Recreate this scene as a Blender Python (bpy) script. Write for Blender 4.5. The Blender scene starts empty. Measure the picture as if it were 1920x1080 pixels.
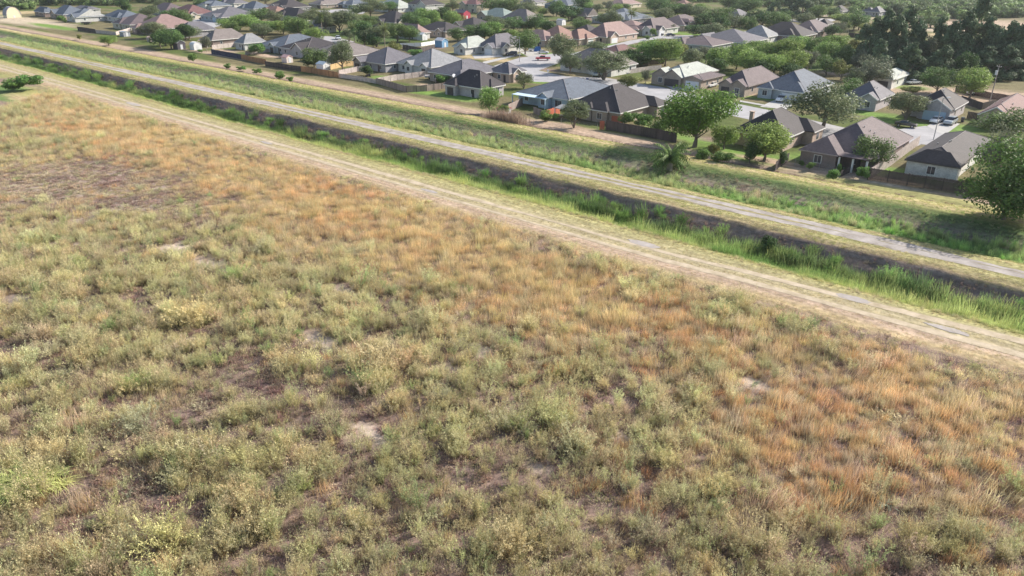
import bpy, bmesh, math, random
import numpy as np
from mathutils import Vector, Matrix
R = math.radians
random.seed(7)
RNG = np.random.default_rng(11)
scene = bpy.context.scene
COL = scene.collection

# ------------------------------------------------------------------ camera
CAM_H, PITCH, FPX = 36.0, R(24.5), 1371.0
cd = bpy.data.cameras.new("camera"); cam = bpy.data.objects.new("camera", cd); COL.objects.link(cam)
cam.location = (0, 0, CAM_H); cam.rotation_euler = (R(90) - PITCH, 0, 0)
cd.sensor_fit = 'HORIZONTAL'; cd.sensor_width = 36.0; cd.lens = 36.0 * FPX / 1920.0
cd.clip_start = 0.5; cd.clip_end = 8000
scene.camera = cam
scene.render.resolution_x = 1024; scene.render.resolution_y = 576

# ------------------------------------------------------------------ light
SUN_EL = R(32); SUN_DIR = Vector((0.90, 0.43, 0)).normalized()
to_sun = Vector((SUN_DIR.x * math.cos(SUN_EL), SUN_DIR.y * math.cos(SUN_EL), math.sin(SUN_EL)))
w = bpy.data.worlds.new("World"); scene.world = w; w.use_nodes = True
nt = w.node_tree; nt.nodes.clear()
sky = nt.nodes.new('ShaderNodeTexSky'); sky.sky_type = 'NISHITA'; sky.sun_disc = False
sky.sun_elevation = SUN_EL; sky.sun_rotation = math.atan2(SUN_DIR.x, SUN_DIR.y)
sky.air_density = 1.2; sky.dust_density = 2.0; sky.ozone_density = 1.0
bg = nt.nodes.new('ShaderNodeBackground'); bg.inputs[1].default_value = 0.115
wo = nt.nodes.new('ShaderNodeOutputWorld')
nt.links.new(sky.outputs[0], bg.inputs[0]); nt.links.new(bg.outputs[0], wo.inputs[0])
sd = bpy.data.lights.new("sun", 'SUN'); sd.energy = 5.0; sd.angle = R(0.5); sd.color = (1.0, 0.93, 0.82)
so = bpy.data.objects.new("sun", sd); COL.objects.link(so)
so.rotation_euler = (-to_sun).to_track_quat('-Z', 'Y').to_euler(); so.location = (0, 0, 200)
scene.view_settings.view_transform = 'Standard'; scene.view_settings.look = 'None'
scene.view_settings.gamma = 1; scene.view_settings.exposure = 0.66

# ------------------------------------------------------------------ measuring: pixels of the 1920x1080 photograph <-> the ground
CP, SP = math.cos(PITCH), math.sin(PITCH)
Z0 = 0.2                                             # level of the housing ground
def G(px, py, z=Z0):
    x = (px - 960) / FPX; y = -(py - 540) / FPX
    d = (x, CP + y * SP, -SP + y * CP); t = (CAM_H - z) / -d[2]
    return Vector((d[0] * t, d[1] * t, z))
def PIX(x, y, z):
    dz = z - CAM_H; de = y * CP - dz * SP; up = y * SP + dz * CP
    return 960 + FPX * x / de, 540 - FPX * up / de
def z_for(x, y, py):                                  # height above the spot (x,y) that shows on picture row py
    k = (540 - py) / FPX                              # up = k*de
    return CAM_H + y * (k * CP - SP) / (CP + k * SP)
SX, SY, TX, TY = .747, -.664, .664, .747              # along the canal / across it, towards the houses
T0 = 103.1
YAW = math.atan2(SY, SX)
def st(x, y): return SX * x + SY * y, TX * x + TY * y - T0
def xy(s, t): return SX * s + TX * (t + T0), SY * s + TY * (t + T0)
PROF = [(-1e5, 0), (-30, 0), (-27.5, .2), (-19, .3), (-17.6, .1), (-14.6, -3.2), (-12, -3.5), (-10.6, -3.3), (-5, .2), (-3.6, .5), (3, .45),
        (6, -.2), (9, -.6), (12, -.1), (17, 1.0), (20, 1.15), (23, .8), (24.6, .1), (26, .0), (28, Z0), (1e5, Z0)]
PT = [a for a, b in PROF]; PZ = [b for a, b in PROF]
def prof(t): return np.interp(t, PT, PZ)
def bend(s): return np.clip((s + 44) / 40, 0, 1.4) * 2.7     # the near track closes in on the canal towards the right
def hsh(i, j, s):
    v = np.sin(i * 127.1 + j * 311.7 + s * 74.7) * 43758.5453
    return v - np.floor(v)
def vn(x, y, s=0):
    x = np.asarray(x, float); y = np.asarray(y, float)
    i = np.floor(x); j = np.floor(y); u = x - i; v = y - j; u = u * u * (3 - 2 * u); v = v * v * (3 - 2 * v)
    return (hsh(i, j, s) * (1 - u) + hsh(i + 1, j, s) * u) * (1 - v) + (hsh(i, j + 1, s) * (1 - u) + hsh(i + 1, j + 1, s) * u) * v
def fbm(x, y, s=0, o=3):
    r = 0; a = .5; tot = 0
    for k in range(o):
        r = r + a * vn(x * 2 ** k, y * 2 ** k, s + k * 3); tot += a; a *= .5
    return r / tot

# ------------------------------------------------------------------ materials
MATS = {}
def nodes(m):
    m.use_nodes = True; n = m.node_tree; n.nodes.clear(); return n
def mat(name, c, var=.12, scale=1.5, rough=.85, bump=0.0, c2=None, metal=0, spec=.3, fine=None, stretch=None, coat=0):
    if name in MATS: return MATS[name]
    m = bpy.data.materials.new(name); n = nodes(m); L = n.links.new
    o = n.nodes.new('ShaderNodeOutputMaterial'); p = n.nodes.new('ShaderNodeBsdfPrincipled')
    tc = n.nodes.new('ShaderNodeTexCoord'); mp = n.nodes.new('ShaderNodeMapping')
    if stretch: mp.inputs['Scale'].default_value = stretch
    L(tc.outputs['Object'], mp.inputs[0])
    a = n.nodes.new('ShaderNodeTexNoise'); a.inputs['Scale'].default_value = scale; a.inputs['Detail'].default_value = 6
    a.inputs['Roughness'].default_value = .65; L(mp.outputs[0], a.inputs['Vector'])
    r = n.nodes.new('ShaderNodeValToRGB'); r.color_ramp.elements[0].position = .3; r.color_ramp.elements[1].position = .7
    lo = [v * (1 - var) for v in c]; hi = list(c2) if c2 else [min(1, v * (1 + var)) for v in c]
    r.color_ramp.elements[0].color = (*lo, 1); r.color_ramp.elements[1].color = (*hi, 1)
    L(a.outputs['Fac'], r.inputs[0]); L(r.outputs[0], p.inputs['Base Color'])
    p.inputs['Roughness'].default_value = rough; p.inputs['Metallic'].default_value = metal
    p.inputs['Specular IOR Level'].default_value = spec; p.inputs['Coat Weight'].default_value = coat
    if bump:
        b = n.nodes.new('ShaderNodeBump'); b.inputs['Strength'].default_value = .6; b.inputs['Distance'].default_value = bump
        f = n.nodes.new('ShaderNodeTexNoise'); f.inputs['Scale'].default_value = fine or scale * 6; f.inputs['Detail'].default_value = 4
        L(mp.outputs[0], f.inputs['Vector']); L(f.outputs['Fac'], b.inputs['Height']); L(b.outputs[0], p.inputs['Normal'])
    L(p.outputs[0], o.inputs[0]); MATS[name] = m; return m
def shingle(name, c):
    if name in MATS: return MATS[name]
    m = bpy.data.materials.new(name); n = nodes(m); L = n.links.new
    o = n.nodes.new('ShaderNodeOutputMaterial'); p = n.nodes.new('ShaderNodeBsdfPrincipled')
    tc = n.nodes.new('ShaderNodeTexCoord')
    a = n.nodes.new('ShaderNodeTexNoise'); a.inputs['Scale'].default_value = .45; a.inputs['Detail'].default_value = 7; a.inputs['Roughness'].default_value = .7
    v = n.nodes.new('ShaderNodeTexVoronoi'); v.inputs['Scale'].default_value = 3.2
    mp = n.nodes.new('ShaderNodeMapping'); mp.inputs['Scale'].default_value = (1, 1, 3.2); L(tc.outputs['Object'], mp.inputs[0])
    L(tc.outputs['Object'], a.inputs['Vector']); L(mp.outputs[0], v.inputs['Vector'])
    mx = n.nodes.new('ShaderNodeMix'); mx.data_type = 'FLOAT'; mx.inputs[0].default_value = .35
    L(a.outputs['Fac'], mx.inputs[2]); L(v.outputs['Color'], mx.inputs[3])
    r = n.nodes.new('ShaderNodeValToRGB'); r.color_ramp.elements[0].position = .3; r.color_ramp.elements[1].position = .72
    r.color_ramp.elements[0].color = (*[x * .72 for x in c], 1); r.color_ramp.elements[1].color = (*[x * 1.28 for x in c], 1)
    L(mx.outputs[0], r.inputs[0]); L(r.outputs[0], p.inputs['Base Color'])
    p.inputs['Roughness'].default_value = .8; p.inputs['Specular IOR Level'].default_value = .35
    wv = n.nodes.new('ShaderNodeTexWave'); wv.bands_direction = 'Z'; wv.inputs['Scale'].default_value = 2.2; wv.inputs['Distortion'].default_value = .3
    L(tc.outputs['Object'], wv.inputs['Vector'])
    b = n.nodes.new('ShaderNodeBump'); b.inputs['Strength'].default_value = .35; b.inputs['Distance'].default_value = .03
    L(wv.outputs['Fac'], b.inputs['Height']); L(b.outputs[0], p.inputs['Normal'])
    L(p.outputs[0], o.inputs[0]); MATS[name] = m; return m
def brickish(name, c):
    if name in MATS: return MATS[name]
    m = bpy.data.materials.new(name); n = nodes(m); L = n.links.new
    o = n.nodes.new('ShaderNodeOutputMaterial'); p = n.nodes.new('ShaderNodeBsdfPrincipled')
    tc = n.nodes.new('ShaderNodeTexCoord'); sp = n.nodes.new('ShaderNodeSeparateXYZ'); ad = n.nodes.new('ShaderNodeMath'); cb = n.nodes.new('ShaderNodeCombineXYZ')
    L(tc.outputs['Object'], sp.inputs[0]); L(sp.outputs[0], ad.inputs[0]); L(sp.outputs[1], ad.inputs[1]); L(ad.outputs[0], cb.inputs[0]); L(sp.outputs[2], cb.inputs[1])
    bt = n.nodes.new('ShaderNodeTexBrick'); bt.inputs['Scale'].default_value = 2.0
    bt.inputs['Color1'].default_value = (*[x * .85 for x in c], 1); bt.inputs['Color2'].default_value = (*[min(1, x * 1.15) for x in c], 1)
    bt.inputs['Mortar'].default_value = (*[min(1, x * .9 + .06) for x in c], 1); L(cb.outputs[0], bt.inputs['Vector'])
    a = n.nodes.new('ShaderNodeTexNoise'); a.inputs['Scale'].default_value = .8; a.inputs['Detail'].default_value = 5; L(tc.outputs['Object'], a.inputs['Vector'])
    mx = n.nodes.new('ShaderNodeMix'); mx.data_type = 'RGBA'; mx.blend_type = 'MULTIPLY'; mx.inputs[0].default_value = .5
    L(bt.outputs[0], mx.inputs[6]); L(a.outputs['Fac'], mx.inputs[7])
    br = n.nodes.new('ShaderNodeBrightContrast'); br.inputs[1].default_value = .02; L(mx.outputs[2], br.inputs[0])
    L(br.outputs[0], p.inputs['Base Color']); p.inputs['Roughness'].default_value = .85; L(p.outputs[0], o.inputs[0]); MATS[name] = m; return m
def leafmat(name, c, hue=.03, trans=.3, sat=1.0):
    if name in MATS: return MATS[name]
    m = bpy.data.materials.new(name); n = nodes(m); L = n.links.new
    o = n.nodes.new('ShaderNodeOutputMaterial')
    oi = n.nodes.new('ShaderNodeObjectInfo'); g = n.nodes.new('ShaderNodeNewGeometry')
    a = n.nodes.new('ShaderNodeTexNoise'); a.inputs['Scale'].default_value = .7; a.inputs['Detail'].default_value = 3; L(g.outputs['Position'], a.inputs['Vector'])
    hs = n.nodes.new('ShaderNodeHueSaturation'); hs.inputs['Color'].default_value = (*c, 1); hs.inputs['Saturation'].default_value = sat
    m1 = n.nodes.new('ShaderNodeMapRange'); m1.inputs[3].default_value = .5 - hue; m1.inputs[4].default_value = .5 + hue * .6
    L(oi.outputs['Random'], m1.inputs[0]); L(m1.outputs[0], hs.inputs['Hue'])
    m2 = n.nodes.new('ShaderNodeMapRange'); m2.inputs[1].default_value = .3; m2.inputs[2].default_value = .7; m2.inputs[3].default_value = .6; m2.inputs[4].default_value = 1.45
    L(a.outputs['Fac'], m2.inputs[0])
    at = n.nodes.new('ShaderNodeAttribute'); at.attribute_name = 'tint'
    mm = n.nodes.new('ShaderNodeMath'); mm.operation = 'MULTIPLY'; L(m2.outputs[0], mm.inputs[0]); L(at.outputs['Fac'], mm.inputs[1]); L(mm.outputs[0], hs.inputs['Value'])
    d = n.nodes.new('ShaderNodeBsdfPrincipled'); d.inputs['Roughness'].default_value = .6; d.inputs['Specular IOR Level'].default_value = .25; L(hs.outputs[0], d.inputs['Base Color'])
    t = n.nodes.new('ShaderNodeBsdfTranslucent'); L(hs.outputs[0], t.inputs[0])
    mx = n.nodes.new('ShaderNodeMixShader'); mx.inputs[0].default_value = trans; L(d.outputs[0], mx.inputs[1]); L(t.outputs[0], mx.inputs[2])
    L(mx.outputs[0], o.inputs[0]); MATS[name] = m; return m
def plantmat():
    m = bpy.data.materials.new('meadow_plant'); n = nodes(m); L = n.links.new
    o = n.nodes.new('ShaderNodeOutputMaterial')
    ai = n.nodes.new('ShaderNodeAttribute'); ai.attribute_type = 'INSTANCER'; ai.attribute_name = 'col'
    at = n.nodes.new('ShaderNodeAttribute'); at.attribute_name = 'tint'
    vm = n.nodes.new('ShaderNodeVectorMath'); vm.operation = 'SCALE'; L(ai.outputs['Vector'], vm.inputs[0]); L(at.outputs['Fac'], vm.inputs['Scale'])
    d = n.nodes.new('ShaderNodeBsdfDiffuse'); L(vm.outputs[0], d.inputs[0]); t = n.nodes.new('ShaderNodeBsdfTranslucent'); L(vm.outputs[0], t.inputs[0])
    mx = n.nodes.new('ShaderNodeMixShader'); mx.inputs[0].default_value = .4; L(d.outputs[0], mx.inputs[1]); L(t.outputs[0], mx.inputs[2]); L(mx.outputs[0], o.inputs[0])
    return m

# ------------------------------------------------------------------ mesh helpers
class MB:
    def __init__(s): s.v = []; s.f = []
    def add(s, vs, fs):
        k = len(s.v); s.v += [tuple(a) for a in vs]; s.f += [tuple(i + k for i in f) for f in fs]
    def box(s, x0, x1, y0, y1, z0, z1):
        s.add([(x0, y0, z0), (x1, y0, z0), (x1, y1, z0), (x0, y1, z0), (x0, y0, z1), (x1, y0, z1), (x1, y1, z1), (x0, y1, z1)],
              [(0, 3, 2, 1), (4, 5, 6, 7), (0, 1, 5, 4), (1, 2, 6, 5), (2, 3, 7, 6), (3, 0, 4, 7)])
    def bar(s, a, b, r0, r1=None, n=6):
        a = Vector(a); b = Vector(b); r1 = r0 if r1 is None else r1; d = (b - a).normalized()
        u = d.orthogonal().normalized(); w_ = d.cross(u); vs = []
        for c, r in ((a, r0), (b, r1)):
            for k in range(n): an = 2 * math.pi * k / n; vs.append(c + (u * math.cos(an) + w_ * math.sin(an)) * r)
        s.add(vs, [(k, (k + 1) % n, n + (k + 1) % n, n + k) for k in range(n)] + [tuple(range(n))[::-1], tuple(range(n, 2 * n))])
    def plank(s, a, b, h, th, z=0):                    # vertical board between two floor points
        a = Vector(a[:2]); b = Vector(b[:2]); d = (b - a).normalized(); q = Vector((-d.y, d.x)) * th / 2
        c = [a - q, b - q, b + q, a + q]
        s.add([(p.x, p.y, z) for p in c] + [(p.x, p.y, z + h) for p in c], [(0, 3, 2, 1), (4, 5, 6, 7), (0, 1, 5, 4), (1, 2, 6, 5), (2, 3, 7, 6), (3, 0, 4, 7)])
    def mesh(s, name, m, smooth=False):
        me = bpy.data.meshes.new(name); me.from_pydata(s.v, [], s.f); me.materials.append(m)
        if smooth: me.polygons.foreach_set('use_smooth', [True] * len(me.polygons))
        me.update(); return me
    def build(s, name, m, parent=None, smooth=False):
        o = bpy.data.objects.new(name, s.mesh(name, m, smooth)); COL.objects.link(o)
        if parent: o.parent = parent
        return o
def npmesh(name, V, F, m, tint=None, smooth=False):
    """V (n,3), F (k,4) or (k,3) arrays"""
    me = bpy.data.meshes.new(name); V = np.asarray(V, np.float32); F = np.asarray(F, np.int32); k, c = F.shape
    me.vertices.add(len(V)); me.vertices.foreach_set('co', V.ravel())
    me.loops.add(k * c); me.loops.foreach_set('vertex_index', F.ravel())
    me.polygons.add(k); me.polygons.foreach_set('loop_start', np.arange(0, k * c, c, dtype=np.int32))
    if smooth: me.polygons.foreach_set('use_smooth', np.ones(k, bool))
    me.update(calc_edges=True)
    if m: me.materials.append(m)
    if tint is not None:
        a = me.attributes.new('tint', 'FLOAT', 'POINT'); a.data.foreach_set('value', np.asarray(tint, np.float32))
    return me
THINGS = []
def tag(o, label=None, cat=None, group=None, kind=None):
    if label: o['label'] = label
    if cat: o['category'] = cat
    if group: o['group'] = group
    if kind: o['kind'] = kind
    if cat: THINGS.append(o)
    return o
def empty(name, loc, rz=0):
    o = bpy.data.objects.new(name, None); COL.objects.link(o); o.location = loc; o.rotation_euler = (0, 0, rz); o.empty_display_size = .5; return o
def kids(o): return [c for c in bpy.data.objects if c.parent == o]
def copy_tree(o, parent=None, depth=0):
    c = o.copy(); COL.objects.link(c)
    if parent: c.parent = parent
    for ch in CH.get(o.name, kids(o)): copy_tree(ch, c)
    return c
CH = {}
def struct(o): o['kind'] = 'structure'; return o

# ------------------------------------------------------------------ ground: one sheet, its colour painted by what grows there plus shade among houses
def pxmask(X, Y, px, py, rx, ry, soft=.35):            # ellipse given by its centre pixel and radii along/across the canal in metres
    c = G(px, py); s0, t0 = st(c.x, c.y); s, t = st(X, Y)
    d = np.sqrt(((s - s0) / rx) ** 2 + ((t - t0) / ry) ** 2) + (fbm(X * .35, Y * .35, 5) - .5) * .7
    return np.clip((1 + soft - d) / (2 * soft), 0, 1)
SOIL = np.array((.23, .165, .14)); DIRT = np.array((.40, .30, .225)); PALE = np.array((.47, .39, .29)); STRAW = np.array((.42, .33, .19))
LAWN = np.array((.15, .24, .055)); DRYG = np.array((.30, .285, .12)); MOWN = np.array((.36, .33, .16)); DARK = np.array((.15, .115, .10)); GRN = np.array((.12, .19, .06))
BARE = [(330, 468, 4, 1.6), (395, 492, 4, 1.4), (600, 632, 2.5, 1.2), (1430, 722, 2.6, 1), (900, 655, 2, 1), (650, 545, 3, .9), (480, 512, 3, 1), (700, 815, 2.4, .7), (1170, 810, 2, .7), (840, 690, 1.6, .8), (1010, 870, 1.2, .8), (30, 560, 2, 1)]
MAUVE = [(150, 355, 38, 10), (60, 400, 22, 7), (480, 700, 6, 2.2), (240, 790, 4, 1.8), (270, 920, 3, 1.5), (680, 770, 3, 1.3), (1150, 740, 1.6, 1.6), (880, 900, 3, 1.3), (300, 570, 4, 1.8), (560, 660, 3, 1.3), (380, 760, 3, 1.2), (120, 690, 4, 1.2),
         (20, 650, 3, 1.5), (630, 860, 3, 1), (560, 990, 1.5, 1), (160, 990, 1.5, 1), (930, 560, 4, 1.2), (1000, 650, 3, 1), (1230, 880, 2.2, 1), (1570, 840, 2.5, 1.2), (1680, 760, 3, 1.2), (1130, 950, 1.6, .9), (340, 700, 3, 1), (720, 640, 3, 1)]
PATCHES = [  # px, py, rx, ry, colour   (lawns, bare earth and dry yards of the houses)
    (1400, 110, 60, 14, GRN * .7), (1500, 100, 40, 20, GRN * .7), (1720, 110, 40, 22, GRN * .4), (700, 70, 26, 14, GRN * .6),
    (30, 172, 22, 7, DRYG * 1.1), (10, 180, 16, 3, GRN), (60, 190, 20, 2.5, STRAW),
    (860, 182, 9, 4.5, LAWN), (800, 174, 6, 3, LAWN), (720, 146, 5, 3, LAWN), (800, 160, 5, 2, DIRT), (1380, 290, 12, 4, LAWN), (1310, 262, 6, 3, LAWN), (1230, 245, 6, 2.5, LAWN),
    (1340, 262, 5, 2, SOIL), (1160, 262, 20, 3.4, DIRT), (1050, 236, 8, 2.6, DIRT), (1560, 305, 10, 4, LAWN), (1500, 312, 14, 2, DIRT), (1660, 345, 5, 1.3, PALE), (1700, 362, 18, 2.3, DRYG), (1620, 330, 10, 1.4, DIRT), (1720, 330, 9, 3.5, LAWN),
    (1640, 215, 8, 3.5, LAWN), (1690, 230, 8, 3, LAWN), (1530, 190, 4, 2, LAWN), (1390, 176, 7, 3.5, DIRT), (1430, 184, 5, 2.5, LAWN), (1240, 158, 6, 3, DRYG), (1535, 243, 5, 2.2, LAWN), (1800, 242, 3.5, 6, LAWN), (1860, 232, 5, 4, LAWN),
    (1070, 137, 12, 3, STRAW), (1020, 130, 8, 2.2, SOIL), (1150, 155, 10, 3, DRYG), (915, 110, 16, 4.5, STRAW), (990, 103, 6, 2.5, LAWN), (1120, 82, 12, 4, LAWN), (1015, 155, 4, 2, LAWN), (1000, 152, 3, 3, LAWN),
    (1860, 185, 30, 16, DIRT), (1880, 48, 60, 38, DIRT), (1860, 62, 40, 12, PALE), (1765, 65, 6, 10, STRAW), (1560, 30, 26, 8, PALE), (1590, 140, 10, 6, DIRT), (1900, 4, 60, 30, PALE),
    (345, 33, 14, 9, LAWN), (370, 30, 14, 9, LAWN), (50, 40, 60, 12, PALE), (100, 50, 34, 4, LAWN), (230, 90, 46, 4, DIRT), (30, 24, 16, 20, STRAW), (1265, 62, 22, 5, LAWN), (1350, 56, 8, 4, LAWN), (650, 60, 8, 5, LAWN), (1030, 100, 7, 2, LAWN), (870, 100, 8, 3, DRYG), (820, 90, 4, 3, SOIL),
    (420, 104, 30, 2.4, DIRT), (560, 128, 30, 2.2, DIRT), (420, 96, 8, 4, DIRT), (500, 104, 10, 3, DIRT), (590, 70, 16, 4, PALE), (1710, 165, 5, 4, LAWN), (15, 165, 8, 4, GRN), (5, 140, 10, 4, DRYG)]
def ground_colour(X, Y):
    s, t = st(X, Y); n1 = fbm(s * .25, t * .25, 1)[:, None]; n2 = fbm(s * .05, t * .09, 2)[:, None]; n3 = fbm(s * .9, t * .9, 9)[:, None]; wv = (fbm(s * .18, t * .05, 4) - .5) * 2.0
    tt = t + wv * .9 - bend(s) * np.clip((-18.5 - t) / 3, 0, 1)
    C = np.where(n2 > .55, DRYG * .75, DRYG * .5 + DIRT * .25) * (.7 + .5 * n1)
    C = C + (LAWN * .7 - C) * np.clip((n2 - .5) * 5, 0, .7); C = C * .66  # housing ground darkened overall, painting in the shade between houses
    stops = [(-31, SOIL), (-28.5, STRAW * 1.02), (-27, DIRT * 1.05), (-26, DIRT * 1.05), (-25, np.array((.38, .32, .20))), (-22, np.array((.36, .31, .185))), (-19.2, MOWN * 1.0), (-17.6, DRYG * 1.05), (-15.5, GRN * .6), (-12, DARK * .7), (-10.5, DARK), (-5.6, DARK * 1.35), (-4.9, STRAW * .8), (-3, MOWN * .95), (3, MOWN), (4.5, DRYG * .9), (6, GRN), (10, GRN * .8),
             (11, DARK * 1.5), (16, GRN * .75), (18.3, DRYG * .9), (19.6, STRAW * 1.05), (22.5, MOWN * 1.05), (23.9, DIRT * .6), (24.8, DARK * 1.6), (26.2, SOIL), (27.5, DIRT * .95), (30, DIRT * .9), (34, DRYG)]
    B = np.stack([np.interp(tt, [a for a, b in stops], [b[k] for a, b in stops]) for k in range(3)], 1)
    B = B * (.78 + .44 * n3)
    rut = (np.exp(-((t - bend(s) * .9 + 25.1 + wv * .12) / .38) ** 2) + np.exp(-((t - bend(s) * 1.2 + 22.7 + wv * .12) / .38) ** 2) + np.clip((s + 50) / 60, 0, 1) * np.clip(1.2 - np.abs(t + 24 - bend(s)) / 2.0, 0, 1) * np.clip((fbm(s * .12, t * .5, 66) - .5) * 5, 0, 1))[:, None]; rut = np.clip(rut * (.55 + .5 * n3), 0, 1); B = B * (1 - rut) + np.array((.45, .38, .26)) * rut
    wgt = np.clip((34 - t) / 3, 0, 1)[:, None]; C = C * (1 - wgt) + B * wgt
    fld = (SOIL * (.75 + .5 * n1)) * (.8 + .4 * n3)
    for a in MAUVE[:2]:
        m = pxmask(X, Y, *a)[:, None]; fld = fld * (1 - m) + np.array((.34, .27, .225)) * (.85 + .3 * n3) * m
    for px, py, rx, ry in BARE:
        m = pxmask(X, Y, px, py, rx, ry)[:, None]; fld = fld * (1 - m) + np.array((.52, .42, .34)) * (.85 + .3 * n3) * m
    wf = np.clip((-28.5 + bend(s) * .6 + wv * .7 - t) / 1.2, 0, 1)[:, None]; C = C * (1 - wf) + fld * wf
    for px, py, rx, ry, c in PATCHES:
        m = pxmask(X, Y, px, py, rx, ry)[:, None]; C = C * (1 - m) + c * (.75 + .5 * n3) * m
    return C
def ground_h(s, t):
    Z = prof(t + (fbm(s * .12, t * .1, 3) - .5) * 1.2)
    flat = np.clip(1 - (np.abs(t) - 2.2) / 1.5, 0, 1); Z = Z * (1 - flat) + .45 * flat
    canal = ((t > -17) & (t < -4.5)) | ((t > 4) & (t < 18)); Z = Z + canal * (fbm(s * .8, t * .8, 8) - .5) * .55 + (t < -28.5) * (t > -200) * (fbm(s * .3, t * .3, 12) - .5) * .12
    Z = np.where(np.abs(t) < 2.6, .45, Z)
    return np.where(t >= 28, Z0, Z)
def build_ground():
    tr = np.concatenate([[-3000, -1200, -500, -250, -160], np.arange(-120, -31, 1.5), np.arange(-31, 36, .3), np.arange(36, 420, 1.8), [430, 450, 480, 530, 600, 700, 900, 1200, 1800, 3500]])
    sr = np.concatenate([[-3500, -2000, -1400, -1000, -800], np.arange(-640, 200, 1.6), [230, 300, 450, 700, 1200, 2500]])
    S, T = np.meshgrid(sr, tr); s = S.ravel(); t = T.ravel(); X, Y = xy(s, t)
    Z = ground_h(s, t)
    nr, nc = len(tr), len(sr); i = np.arange(nr - 1)[:, None] * nc + np.arange(nc - 1)[None]; i = i.ravel()
    F = np.stack([i, i + 1, i + nc + 1, i + nc], 1)
    m = bpy.data.materials.new('ground_cover'); n = nodes(m); L = n.links.new
    o = n.nodes.new('ShaderNodeOutputMaterial'); p = n.nodes.new('ShaderNodeBsdfPrincipled'); p.inputs['Roughness'].default_value = .95; p.inputs['Specular IOR Level'].default_value = .1
    at = n.nodes.new('ShaderNodeAttribute'); at.attribute_name = 'gcol'
    tc = n.nodes.new('ShaderNodeTexCoord')
    a = n.nodes.new('ShaderNodeTexNoise'); a.inputs['Scale'].default_value = 1.3; a.inputs['Detail'].default_value = 9; a.inputs['Roughness'].default_value = .72; L(tc.outputs['Object'], a.inputs['Vector'])
    mr = n.nodes.new('ShaderNodeMapRange'); mr.inputs[1].default_value = .3; mr.inputs[2].default_value = .7; mr.inputs[3].default_value = .62; mr.inputs[4].default_value = 1.38; L(a.outputs['Fac'], mr.inputs[0])
    mp = n.nodes.new('ShaderNodeMapping'); mp.inputs['Rotation'].default_value = (0, 0, -YAW); mp.inputs['Scale'].default_value = (.12, 1.6, 1)
    mp.vector_type = 'TEXTURE'; mp.inputs['Rotation'].default_value = (0, 0, YAW); mp.inputs['Scale'].default_value = (9, .55, 1); L(tc.outputs['Object'], mp.inputs[0])
    b2 = n.nodes.new('ShaderNodeTexNoise'); b2.inputs['Scale'].default_value = 1; b2.inputs['Detail'].default_value = 5; L(mp.outputs[0], b2.inputs['Vector'])
    mr2 = n.nodes.new('ShaderNodeMapRange'); mr2.inputs[1].default_value = .3; mr2.inputs[2].default_value = .7; mr2.inputs[3].default_value = .8; mr2.inputs[4].default_value = 1.2; L(b2.outputs['Fac'], mr2.inputs[0])
    mu = n.nodes.new('ShaderNodeMath'); mu.operation = 'MULTIPLY'; L(mr.outputs[0], mu.inputs[0]); L(mr2.outputs[0], mu.inputs[1])
    vm = n.nodes.new('ShaderNodeVectorMath'); vm.operation = 'SCALE'; L(at.outputs['Vector'], vm.inputs[0]); L(mu.outputs[0], vm.inputs['Scale']); L(vm.outputs[0], p.inputs['Base Color'])
    bp = n.nodes.new('ShaderNodeBump'); bp.inputs['Strength'].default_value = .8; bp.inputs['Distance'].default_value = .12; L(a.outputs['Fac'], bp.inputs['Height']); L(bp.outputs[0], p.inputs['Normal'])
    L(p.outputs[0], o.inputs[0])
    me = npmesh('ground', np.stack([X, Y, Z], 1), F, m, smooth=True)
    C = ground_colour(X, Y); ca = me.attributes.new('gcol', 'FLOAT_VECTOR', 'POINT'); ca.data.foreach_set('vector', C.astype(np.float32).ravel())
    ob = bpy.data.objects.new('ground', me); COL.objects.link(ob); struct(ob)
build_ground()

def strip(name, m, tc, wfun, z, s0=-640, s1=200, ds=1.2, skip=None, seed=0):
    V = []; F = []; s = s0
    ss = np.arange(s0, s1, ds); c = tc + (bend(ss) * (1.2 if tc > -24 else .9) if tc < -10 else 0) + (fbm(ss * .03, ss * 0 + seed, seed) - .5) * .9 + (vn(ss * .4, ss * 0, seed + 4) - .5) * .12
    hw = wfun(ss) ; a = (vn(ss * .8, ss * 0 + 3, seed + 1) - .5) * min(.5, .25 + .0 * tc); b = (vn(ss * .8, ss * 0 + 9, seed + 2) - .5) * .35
    X0, Y0 = xy(ss, c - hw + a); X1, Y1 = xy(ss, c + hw + b); ZA = ground_h(ss, c - hw + a) + z; ZB = ground_h(ss, c + hw + b) + z
    for i in range(len(ss)):
        V += [(X0[i], Y0[i], ZA[i]), (X1[i], Y1[i], ZB[i])]
        if i: F.append((2 * i - 2, 2 * i - 1, 2 * i + 1, 2 * i))
    me = bpy.data.meshes.new(name); me.from_pydata(V, [], F); me.materials.append(m); o = bpy.data.objects.new(name, me); COL.objects.link(o); return struct(o)
GRAV = mat('pale_gravel', (.32, .28, .25), .25, .5, .95, .03, c2=(.46, .42, .40), spec=.1)
RUT = mat('worn_earth', (.44, .36, .25), .2, .7, .95, .03, c2=(.56, .47, .36), spec=.1)
WEED = mat('trampled_grass', (.24, .22, .10), .3, .9, .95, .05, c2=(.36, .31, .18), spec=.1)
strip('gravel_road', GRAV, 0, lambda s: 1.3 + .7 * vn(s * .09, s * 0, 3), .012)
strip('grass_strip', WEED, .1, lambda s: np.clip((vn(s * .05, s * 0, 21) - .42) * 1.3, .02, .45), .024, seed=3)
def rut_z(t): return float(prof(t)) + .09
WID = lambda s: np.clip((s + 60) / 50, 0, 1)
strip('dirt_track', RUT, -25.1, lambda s: .26 + .4 * vn(s * .05, s * 0, 31) ** 2 + .35 * WID(s), .022, seed=0)
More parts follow.
